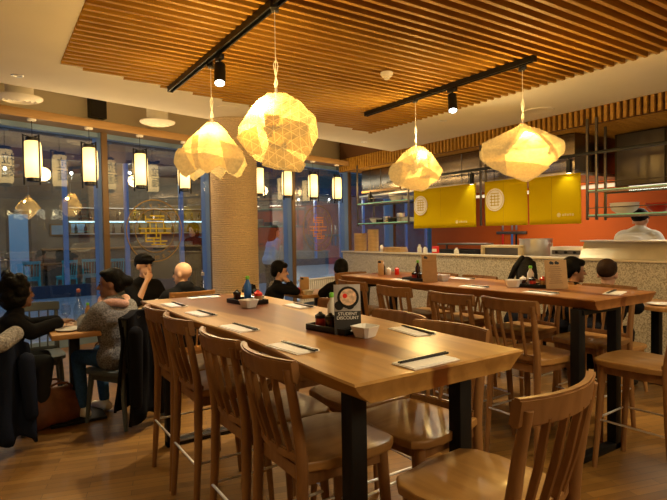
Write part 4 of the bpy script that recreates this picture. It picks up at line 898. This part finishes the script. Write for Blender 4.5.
# ------------------------------------------------------------------ window stickers
def sticker(label, s, z, r, m_main, fill):
    M0 = Matrix.Translation(wp(s, .06-.12+.015, z)) @ Matrix.Rotation(WA, 4, 'Z')
    t = thing('window_sticker', label, 'window sticker', M0.translation, WA, 'round golden stickers on the windows')
    def ring(R, th):
        mb = MB(); n = 64; vs = []
        for i in range(n):
            a = 2*PI*i/n
            for q in (R-th, R+th): vs.append((q*math.cos(a), 0, q*math.sin(a)))
        fs = [(2*i, 2*i+1, (2*i+3) % (2*n), (2*i+2) % (2*n)) for i in range(n)]
        o = mb.add(vs, fs); return o
    for R, th in ((r, .008), (r*.70, .006)): 
        o = ring(R, th).build('ring', m_main, t); s_ = o.modifiers.new('t', 'SOLIDIFY'); s_.thickness = .002
    g = MB(); q = r*.62
    for zz, x0, x1 in ((.78, -.3, .55), (.60, -.55, .55), (.45, -.5, .45), (.12, -.95, .95), (-.12, -.9, .9), (-.38, -.55, .3), (-.55, -.6, .7), (-.72, -.25, .6)): g.box(((x0+x1)/2*q, 0, zz*q), ((x1-x0)*q, .002, .07*q))
    for x, z0, z1 in ((-.55, .45, .78), (-.3, -.12, .45), (.05, -.38, .45), (-.55, -.55, .12), (.3, -.72, -.12), (.5, .1, .6), (-.1, -.72, -.38)): g.box((x*q, 0, (z0+z1)/2*q), (.07*q, .002, (z1-z0)*q))
    g.build('glyph', fill, t)
    pl = []
    def arc(wd, a0, a1, flip):
        n = len(wd)
        for i, ch in enumerate(wd):
            a = math.radians(a0+(a1-a0)*(i/(n-1) if n > 1 else .5)); rr = r*.85
            # read from the street: mirrored as seen from inside
            pl.append((ch, r*.24, Matrix.Translation((-rr*math.cos(a), -.001, rr*math.sin(a))) @ Matrix.Scale(-1, 4, (1, 0, 0)) @ Matrix.Rotation(PI/2, 4, 'X') @ Matrix.Rotation(a-PI/2 if not flip else a+PI/2, 4, 'Z')))
    arc('shoryu', 160, 60, False); arc('ramen', 235, 300, True)
    merge_text(pl).build('lettering', m_main, t)
sticker('round golden sticker with yellow glyph on the left window', 4.52, 1.55, .475, M_GOLD, M_YELLOWST)
sticker('round golden sticker with copper glyph on the window left of the blue column', 8.39, 1.58, .475, M_GOLD, mat('copper_sticker', (.75, .30, .06), .5))
# ------------------------------------------------------------------ shop across: furniture
def tq(label, x, y, r):
    t = make_stool('shop_chair', label, 'chair', .45, .88, M_TURQ, M_TURQ, False, group='turquoise chairs in the shop across'); t.location = (x, y, 0); t.rotation_euler = (0, 0, r); return t
c0 = tq('turquoise chair behind the shop window, leftmost', .9, 15.7, 0)
for i, (x, y, r) in enumerate(((1.7, 15.6, .3), (2.35, 15.9, -.2), (2.9, 15.5, .1), (-.3, 15.9, .2))):
    dup(c0, (x, y, 0), r, ('turquoise chair behind the shop window, just right of its first blue post', 'turquoise chair behind the shop window, second right of the blue post', 'turquoise chair behind the shop window, beside our brown post', 'turquoise chair behind the shop window behind the woman in black')[i], 'turquoise chairs in the shop across')
for i, (x, y) in enumerate(((1.3, 16.6), (3.2, 16.6), (5.6, 16.5), (10.5, 22.8), (-1.0, 16.6))):
    low_table(('wooden table in the shop across, left of the brown post', 'wooden table in the shop across behind the brown post', 'wooden table in the shop across behind the golden sticker', 'wooden table in the farther shop right of the rope column', 'wooden table in the shop across at the left photo edge')[i], x-.5, x+.5, y-.4, y+.4, .76, W_STOOL, 'tables in the shop across')
t = thing('service_counter', 'long dark counter at the back of the shop across', 'counter', (4.2, 18.6, 0)); B((0, 0, .55), (5.6, .6, 1.1), .01).build('body', M_DARKWALL, t); B((0, 0, 1.12), (5.7, .7, .05), .006).build('top', W_LOW, t)
t = thing('back_shelf', 'long lit shelf of bottles in the shop across', 'shelf', (4.7, 19.8, 0))
for z in (1.6, 2.05, 2.5): B((0, 0, z), (4.8, .25, .03)).build('shelf', M_STEEL, t)
B((0, -.05, 2.02), (4.8, .03, .03)).build('shelf_light', mat('cyan_strip', (.5, .8, .8), .5, emit=(.6, .95, 1), estr=2.2), t)
BG = 'bottles on the shelf in the shop across'
b0 = None
for k in range(30):
    x = 2.5+k*.15; z = (1.615, 2.065)[k % 2]
    if b0 is None: b0 = LA([(.05, 0), (.05, .2), (.02, .27), (.02, .33)], 10).build('shelf_bottle', M_SOY, loc=(x, 19.75, z)); tag(b0, 'dark bottle on the back shelf of the shop across', 'bottle', BG)
    else: o = b0.copy(); C.objects.link(o); o.location = (x, 19.75, z)
for i, (x, z) in enumerate(((2.0, 1.75), (2.6, 1.8), (-.6, 2.0), (12.5, 1.9))):
    t = thing('framed_picture', ('framed picture on the far wall of the shop across, left of the blue post', 'framed picture on the far wall of the shop across, right of the blue post', 'framed picture on the far wall of the shop across at the left edge', 'framed picture on the far wall of the farther shop, right of the rope column')[i], 'picture', (x, 19.9 if x < 7 else 25.9, z), 0, 'pictures in the shop across'); B((0, 0, 0), (.55, .04, .4), .006).build('frame', W_TRIM, t); B((0, -.022, 0), (.46, .006, .31)).build('print', M_PALEBL, t)
t = thing('shop_door', 'pale blue lit doorway in the shop across at the left', 'doorway', (.75, 18.2, 0)); B((0, 0, 1.2), (.5, .05, 2.0), .01).build('panel', M_BLUESCR, t); MB().box((-.29, 0, 1.1), (.07, .08, 2.25)).box((.29, 0, 1.1), (.07, .08, 2.25)).box((0, 0, 2.26), (.65, .08, .08)).build('frame', M_DARKWALL, t)
t = thing('lit_screen', 'small bright blue screen in the shop across behind the golden sticker', 'screen', (6.1, 17.5, 1.32)); B((0, 0, 0), (.38, .05, .28), .006).build('case', M_BLK, t); B((0, -.03, 0), (.34, .006, .24)).build('display', M_BLUESCR, t); B((0, 0, -.70), (.04, .04, 1.24)).build('stand', M_BLK, t)
SL = 'small ceiling lamps of the shop across'
s0 = None
for k, (x, y, z) in enumerate((x_, y_+(6.8 if x_ > 7 else 0), 3.3) for x_, y_, z_ in ((.4, 16, 3.3), (2.0, 16.4, 3.2), (3.4, 15.6, 3.35), (4.3, 17.5, 3.1), (5.1, 16.2, 3.3), (6.3, 17.0, 3.1), (6.7, 16.0, 3.3), (8.4, 17.2, 3.2), (9.4, 16.2, 3.3), (10.8, 17.0, 3.2), (12.2, 16.0, 3.3), (13.5, 16.8, 3.2), (-.8, 16.8, 3.2), (15, 16.2, 3.3))):
    if s0 is None: s0 = MB().ell((0, 0, 0), (.045, .045, .045)).build('shop_lamp', M_SHOPLAMP, loc=(x, y, z)); T([(0, 0, .03), (0, 0, .41)], .006, 6).build('cord', M_BLK, s0); tag(s0, 'tiny lit lamp on the ceiling of the shops across', 'lamp', SL)
    else: dup(s0, (x, y, z), 0, s0['label'], SL)
    light('shop_lamp_glow', 'POINT', (x, y, z-.12), 20 if x < 7 else 45, (1, .86, .64), .05)
# ------------------------------------------------------------------ people
def hand(mb, wv, d, nrm, k, curl=.55, thumb=1):
    d = d.normalized(); nrm = (nrm-d*nrm.dot(d)).normalized(); sd = d.cross(nrm)
    for o_ in (-.026, 0, .024): mb.cap(wv+d*.008*k+sd*o_*.7*k, wv+d*.078*k+sd*o_*k, .0145*k, .0125*k, 8)
    for o_, ln in ((-.032, .062), (-.011, .080), (.011, .086), (.032, .078)):
        p = wv+d*.082*k+sd*o_*k; dd = d
        for j, f in enumerate((.45, .32, .23)):
            dd = (dd+nrm*curl*(.55+.3*j)).normalized(); q = p+dd*ln*f*k; mb.cap(p, q, (.0092-.0008*j)*k, (.0085-.0008*j)*k, 8); p = q
    p = wv+d*.025*k+sd*.030*thumb*k; q = p+(d*.7+sd*thumb*.75+nrm*.25).normalized()*.038*k; mb.cap(p, q, .0115*k, .0098*k, 8)
    mb.cap(q, q+(d*.95+sd*thumb*.2+nrm*.35).normalized()*.030*k, .0098*k, .008*k, 8)
def person(label, head, rz, S=.9, seat=.43, hz=(0, 0), skin=M_SKIN, top=M_CLB, legs=M_CLB, hair='short', hm=M_HAIRB, arms=('lap', 'lap'), sleeve=1.0, stand=False, bulk=1.0, group='guests and staff', extra=None, lean=None, face=True, collar=False, hk=1.1):
    hipz = (.90 if stand else seat/S+.025)
    drop = .76+hipz-head[2]/S
    if lean is None: lean = .05+max(0, drop)*1.3
    nb = Vector((0, lean, hipz+.60-drop)); hc = nb+Vector((0, .03, .165))
    R = Matrix.Rotation(rz, 3, 'Z'); base = Vector((head[0], head[1], 0))-R @ Vector((0, hc.y*S, 0))
    t = thing('person', label, 'person', base, rz, group)
    V = lambda x, y, z: Vector((x, y, z))*S
    sk = MB(); cl = MB(); tr = MB(); shoes = []
    hip = V(0, 0, hipz+.09); sz = nb.z-.055; ch = Vector((0, lean*.72, sz-.10)); wst = Vector((0, lean*.32, hipz+.27-drop*.3))
    def tor(mb, g):
        mb.cap(V(-.075, 0, hipz+.08), V(.075, 0, hipz+.08), (.118+g)*S)
        mb.cap(V(-.055, wst.y, wst.z), V(.055, wst.y, wst.z), (.105+g)*S)
        mb.cap(V(-.085, ch.y, ch.z), V(.085, ch.y, ch.z), (.112+g)*S)
        mb.cap(V(-.05, wst.y*.5, hipz+.18), V(-.075, ch.y, ch.z), (.10+g)*S); mb.cap(V(.05, wst.y*.5, hipz+.18), V(.075, ch.y, ch.z), (.10+g)*S)
        mb.cap(V(-.15, lean*.92, sz), V(.15, lean*.92, sz), (.055+g)*S)
        mb.cap(V(-.11, lean*.95, sz+.005), V(0, lean, nb.z+.01), (.048+g)*S); mb.cap(V(.11, lean*.95, sz+.005), V(0, lean, nb.z+.01), (.048+g)*S)
    g = .014*bulk
    tor(sk, 0); tor(cl, g)
    sk.cap(V(0, nb.y, nb.z-.02), V(0, nb.y+.02, nb.z+.10), .050*S, .048*S)
    if collar: cl.cap(V(-.03, nb.y-.02, nb.z+.03), V(.03, nb.y-.02, nb.z+.03), .07*S)
    HM = Matrix.Rotation(hz[0], 3, 'Z') @ Matrix.Rotation(hz[1], 3, 'X')
    hp = lambda x, y, z: hc*S+(HM @ Vector((x, y, z)))*S*hk
    sk.ell(hp(0, -.012, .032), Vector((.073, .094, .090))*S*hk, HM, 18, 12); sk.ell(hp(0, .022, -.045), Vector((.056, .066, .070))*S*hk, HM, 16, 10)
    sk.cap(hp(0, .086, .012), hp(0, .106, -.022), .009*S, .015*S, 8); sk.ell(hp(0, .075, -.088), Vector((.024, .02, .02))*S*hk, HM)
    sk.ell(hp(0, .082, -.058), Vector((.026, .014, .012))*S*hk, HM)
    for s in (-1, 1):
        sk.ell(hp(s*.074, -.005, -.005), Vector((.012, .022, .034))*S*hk, HM, 10, 8)
        shp = V(s*.172, lean*.92, sz-.005); preset = arms[0 if s < 0 else 1]
        if preset == 'lap': e = V(s*.225, lean*.5, hipz+.28-drop*.5); w_ = V(s*.10, .24, hipz+.20); nrm = Vector((0, .2, -1)); cu = .45
        elif preset == 'table': e = V(s*.23, lean+.10, max(hipz+.33-drop, .78/S*.97)); w_ = V(s*.07, lean+.32, .815/S*.97); nrm = Vector((-s*.2, .1, -1)); cu = .4
        elif preset == 'mouth': e = V(s*.20, lean+.22, .80/S); w_ = hp(s*.060, .135, -.135); nrm = Vector((-s*.35, -1, .1)); cu = .75
        elif preset == 'down': e = V(s*.215, lean*.5-.02, sz-.30); w_ = V(s*.205, .05, sz-.54); nrm = Vector((-s, 0, 0)); cu = .35
        elif preset == 'work': e = V(s*.27, lean+.06, sz-.26); w_ = V(s*.15, lean+.30, sz-.30); nrm = Vector((0, .1, -1)); cu = .6
        sk.cap(shp, e, .046*S, .038*S); sk.cap(e, w_, .039*S, .027*S)
        d = (w_-e).normalized()
        if preset == 'mouth': d = (d+Vector((-s*.35, -.25, .3))).normalized()
        hand(sk, w_, d, nrm, S, cu, thumb=s*(1 if preset == 'mouth' else -1))
        cl.cap(shp, e, (.052+g)*S, (.042+g)*S)
        if sleeve >= .9: cl.cap(e, e.lerp(w_, .93), (.042+g)*S, (.034+g)*S)
        elif sleeve < .5: pass
        if stand: hj, kn, an, to = V(s*.09, 0, hipz+.02), V(s*.10, .03, hipz*.52), V(s*.10, -.01, .08), V(s*.11, .13, .035)
        else: hj, kn, an, to = V(s*.09, .02, hipz+.06), V(s*.12, .41, hipz+.055), V(s*.12, .36 if seat < .6 else .3, .09), V(s*.13, .51, .04)
        for mb, gg in ((sk, 0), (tr, .012)):
            mb.cap(hj, kn, (.080+gg)*S, (.056+gg)*S); mb.cap(kn, an if mb is sk else an.lerp(kn, .08), (.054+gg)*S, (.036+gg*1.3)*S)
        sk.cap(an+Vector((0, -.03*S, -.045*S)), to, .034*S, .028*S)
        sh = MB(); shoes.append(sh); sh.cap(an+Vector((0, -.04*S, -.040*S)), to, .048*S, .040*S); sh.cap(an, an+Vector((0, 0, -.04*S)), .046*S, .048*S)
    tr.cap(V(-.07, 0, hipz+.06), V(.07, 0, hipz+.06), .130*S)
    body = fused(sk, 'body', skin, t, .0085, 4)
    fused(cl, 'jacket' if sleeve > .9 else 'shirt', top, t, .011, 5); fused(tr, 'trousers', legs, t, .014, 4)
    [fused(sh, 'shoe', M_WHITECL if legs is M_JEAN else M_BLK, t, .010, 3) for sh in shoes]
    if face:
        for s in (-1, 1):
            MB().ell(hp(s*.030, .083, .010), Vector((.0125, .007, .0065))*S, HM, 10, 8).build('eye', M_EYE, t)
            MB().cap(hp(s*.016, .086, .028), hp(s*.046, .077, .029), .0042*S, .0034*S, 6).build('eyebrow', hm, t)
        MB().cap(hp(-.020, .094, -.058), hp(.020, .094, -.058), .0055*S, .0055*S, 8).build('lips', M_LIP, t)
    h = MB(); E = lambda c, r: h.ell(hp(*c), Vector(r)*S*hk, HM, 18, 12)
    if hair != 'bald':
        E((0, -.028, .052), (.084, .096, .090))
        if hair in ('short', 'cap'): E((0, -.06, .03), (.076, .058, .064))
        else: E((0, -.062, .0), (.074, .058, .082))
        if hair in ('short', 'cap'):
            E((0, .035, .096), (.066, .048, .034))
        if hair == 'fringe': E((0, .045, .082), (.070, .045, .038)); E((-.066, -.01, .02), (.022, .05, .05)); E((.066, -.01, .02), (.022, .05, .05))
        if hair == 'bun': E((0, -.135, .01), (.048, .048, .05)); E((0, -.10, .02), (.06, .05, .06)); E((0, .02, .10), (.064, .06, .03))
        if hair == 'long':
            for k in range(7):
                a = (k-3)/3; h.cap(hp(a*.072, -.07-.02*(1-a*a), .04), hp(a*.088, -.085, -.15), .034*S, .036*S); h.cap(hp(a*.088, -.085, -.15), hp(a*.085, -.075+.03*abs(a), -.34), .036*S, .016*S)
        if hair == 'curly':
            for k in range(70):
                a = rnd.uniform(0, 2*PI); z = rnd.uniform(-.12, .12); rr = .085*math.sqrt(max(.1, 1-(z/.15)**2))
                c = (rr*math.cos(a), -.035+rr*1.05*math.sin(a), .035+z)
                if c[1] > .02 and c[2] < .075: continue
                E(c, (.035, .035, .035))
            E((0, -.07, -.05), (.088, .055, .08))
        fused(h, 'hair', hm, t, .009, 2)
    if hair == 'cap':
        c = MB(); c.ell(hp(0, -.012, .066), Vector((.088, .108, .072))*S*hk, HM, 20, 12); c.cap(hp(-.05, .085, .072), hp(.05, .085, .072), .020*S, .020*S); c.cap(hp(-.035, .115, .068), hp(.035, .115, .068), .012*S, .012*S); fused(c, 'cap', M_CLB, t, .008, 3)
    if hair == 'hood':
        c = MB(); c.ell(hp(0, -.04, .045), Vector((.105, .115, .115))*S*hk, HM, 20, 12); c.ell(hp(0, -.06, -.07), Vector((.10, .085, .09))*S, HM); fused(c, 'hood', top, t, .010, 3)
    if extra: extra(t, hp, V, nb, S)
    return t
def scarf(t, hp, V, nb, S):
    mb = MB(); n = 18; pts = []
    for i in range(n+1):
        a = 2*PI*i/n; pts.append(V(.098*math.cos(a), nb.y+.0+.100*math.sin(a), nb.z-.004+.014*math.sin(2*a)))
    for a, b in zip(pts, pts[1:]): mb.cap(a, b, .040*S, .040*S)
    mb.cap(V(-.03, nb.y+.10, nb.z+.02), V(-.06, nb.y+.17, nb.z-.22), .050*S, .045*S); mb.cap(V(.13, nb.y-.01, nb.z+.02), V(.17, nb.y+.05, nb.z-.05), .045*S, .04*S)
    fused(mb, 'scarf', M_PINK, t, .010, 3)
def apron_hat(t, hp, V, nb, S):
    mb = MB(); mb.ell(hp(0, -.015, .075), Vector((.09, .108, .06))*S); mb.cap(hp(-.05, .08, .06), hp(.05, .08, .06), .012*S, .012*S); fused(mb, 'chef_cap', M_BLK, t, .010, 2)
def sleeve_text(t, hp, V, nb, S):
    mb = MB()
    for k in range(6): mb.box(V(-.262, .03, nb.z-.16-.045*k), (.004, .022*S, .026*S), 0)
    mb.build('sleeve_print', M_PAPER, t)
def falling_hair(t, hp, V, nb, S):
    mb = MB()
    for k in range(7):
        q = (k-3)/3; mb.cap(hp(-.03+.02*q, -.04+.05*q, .10), hp(-.13, -.03+.06*q, -.02), .034*S, .034*S); mb.cap(hp(-.13, -.03+.06*q, -.02), hp(-.20-.03*abs(q), .03+.07*q, -.22), .034*S, .014*S)
    fused(mb, 'falling_hair', M_HAIRB, t, .009, 2)
def jacket_panels(t, hp, V, nb, S):
    mb = MB(); mb.cap(V(-.16, nb.y-.03, nb.z-.05), V(-.16, nb.y-.04, nb.z-.24), .085*S, .07*S); fused(mb, 'pale_sleeve_panel', M_FUR, t, .012, 3)
person('woman with curly black hair in a black jacket sitting at the left edge, facing right', (.18, 4.66, 1.03), PX, .9, .43, (.35, -.05), skin=M_SKIN2, top=M_CLB, legs=M_GREYT, hair='curly', arms=('table', 'table'), bulk=1.6)
person('woman in a grey knit sweater and pink scarf, back to the viewer', (.80, 4.44, 1.075), .53, .86, .43, (.75, -.10), skin=M_SKIN2, top=M_GREYKNIT, legs=M_JEAN, hair='bun', arms=('table', 'lap'), bulk=1.9, extra=scarf, lean=.06)
person('person in a black cap and black T-shirt, hand to the mouth, facing the viewer', (1.36, 5.68, 1.14), NY+.30, .92, .43, (.05, -.05), hair='cap', arms=('table', 'mouth'), sleeve=.6)
person('bald man in a black coat seen from behind at the pale low table', (1.53, 4.93, 1.09), PY+.18, .92, .43, (.55, -.08), hk=1.0, hair='bald', arms=('table', 'table'), bulk=2.4, collar=True, lean=.06)
person('child with short black hair holding hands to the mouth, beside the rope column', (2.84, 5.44, 1.02), PX-.35, .86, .43, (-.25, -.15), hair='fringe', arms=('mouth', 'mouth'), extra=jacket_panels)
person('black haired person in a black coat, back turned, behind the far table', (3.45, 5.06, 1.02), PY-.2, .9, .43, (-.2, -.2), hair='fringe', arms=('table', 'table'), bulk=2.0, face=False)
person('woman with long black hair bending down behind the far table', (4.74, 3.46, 1.05), PX+.35, .9, .43, (.3, -.45), hk=.98, hair='long', arms=('table', 'table'), face=False, extra=falling_hair)
person('boy with black hair seen in right profile behind the kraft menu', (4.90, 3.02, 1.04), PX, .95, .43, (-.75, -.1), hair='fringe', arms=('table', 'table'))
person('boy with short brown hair seen from behind in a black top, at the right', (4.75, 2.60, 1.035), PX, .95, .43, (.25, -.12), hair='short', hm=M_HAIRBR, arms=('table', 'table'), bulk=2.4)
person('chef in a white jacket with a black cap working at the kitchen, back turned', (7.3, 3.55, 1.56), PX, 1.08, .43, (0, -.3), top=M_WHITECL, legs=M_CLB, hair='short', arms=('work', 'work'), stand=True, bulk=4.6, extra=apron_hat, face=False)
person('passer-by in a dark hooded jacket outside the window, left of the rope column', (3.27, 9.83, 1.56), NX+.5, .95, .43, (.2, -.1), top=M_CLB, legs=M_CLB, hair='hood', arms=('down', 'down'), stand=True, bulk=2.2, extra=sleeve_text)
person('passer-by in pale clothes outside the window, right of the rope column', (5.08, 9.9, 1.52), PX, .95, .43, (.2, -.1), top=M_PALEBL, legs=M_CLN, hair='long', hm=M_HAIRBR, arms=('down', 'down'), stand=True, bulk=1.8)
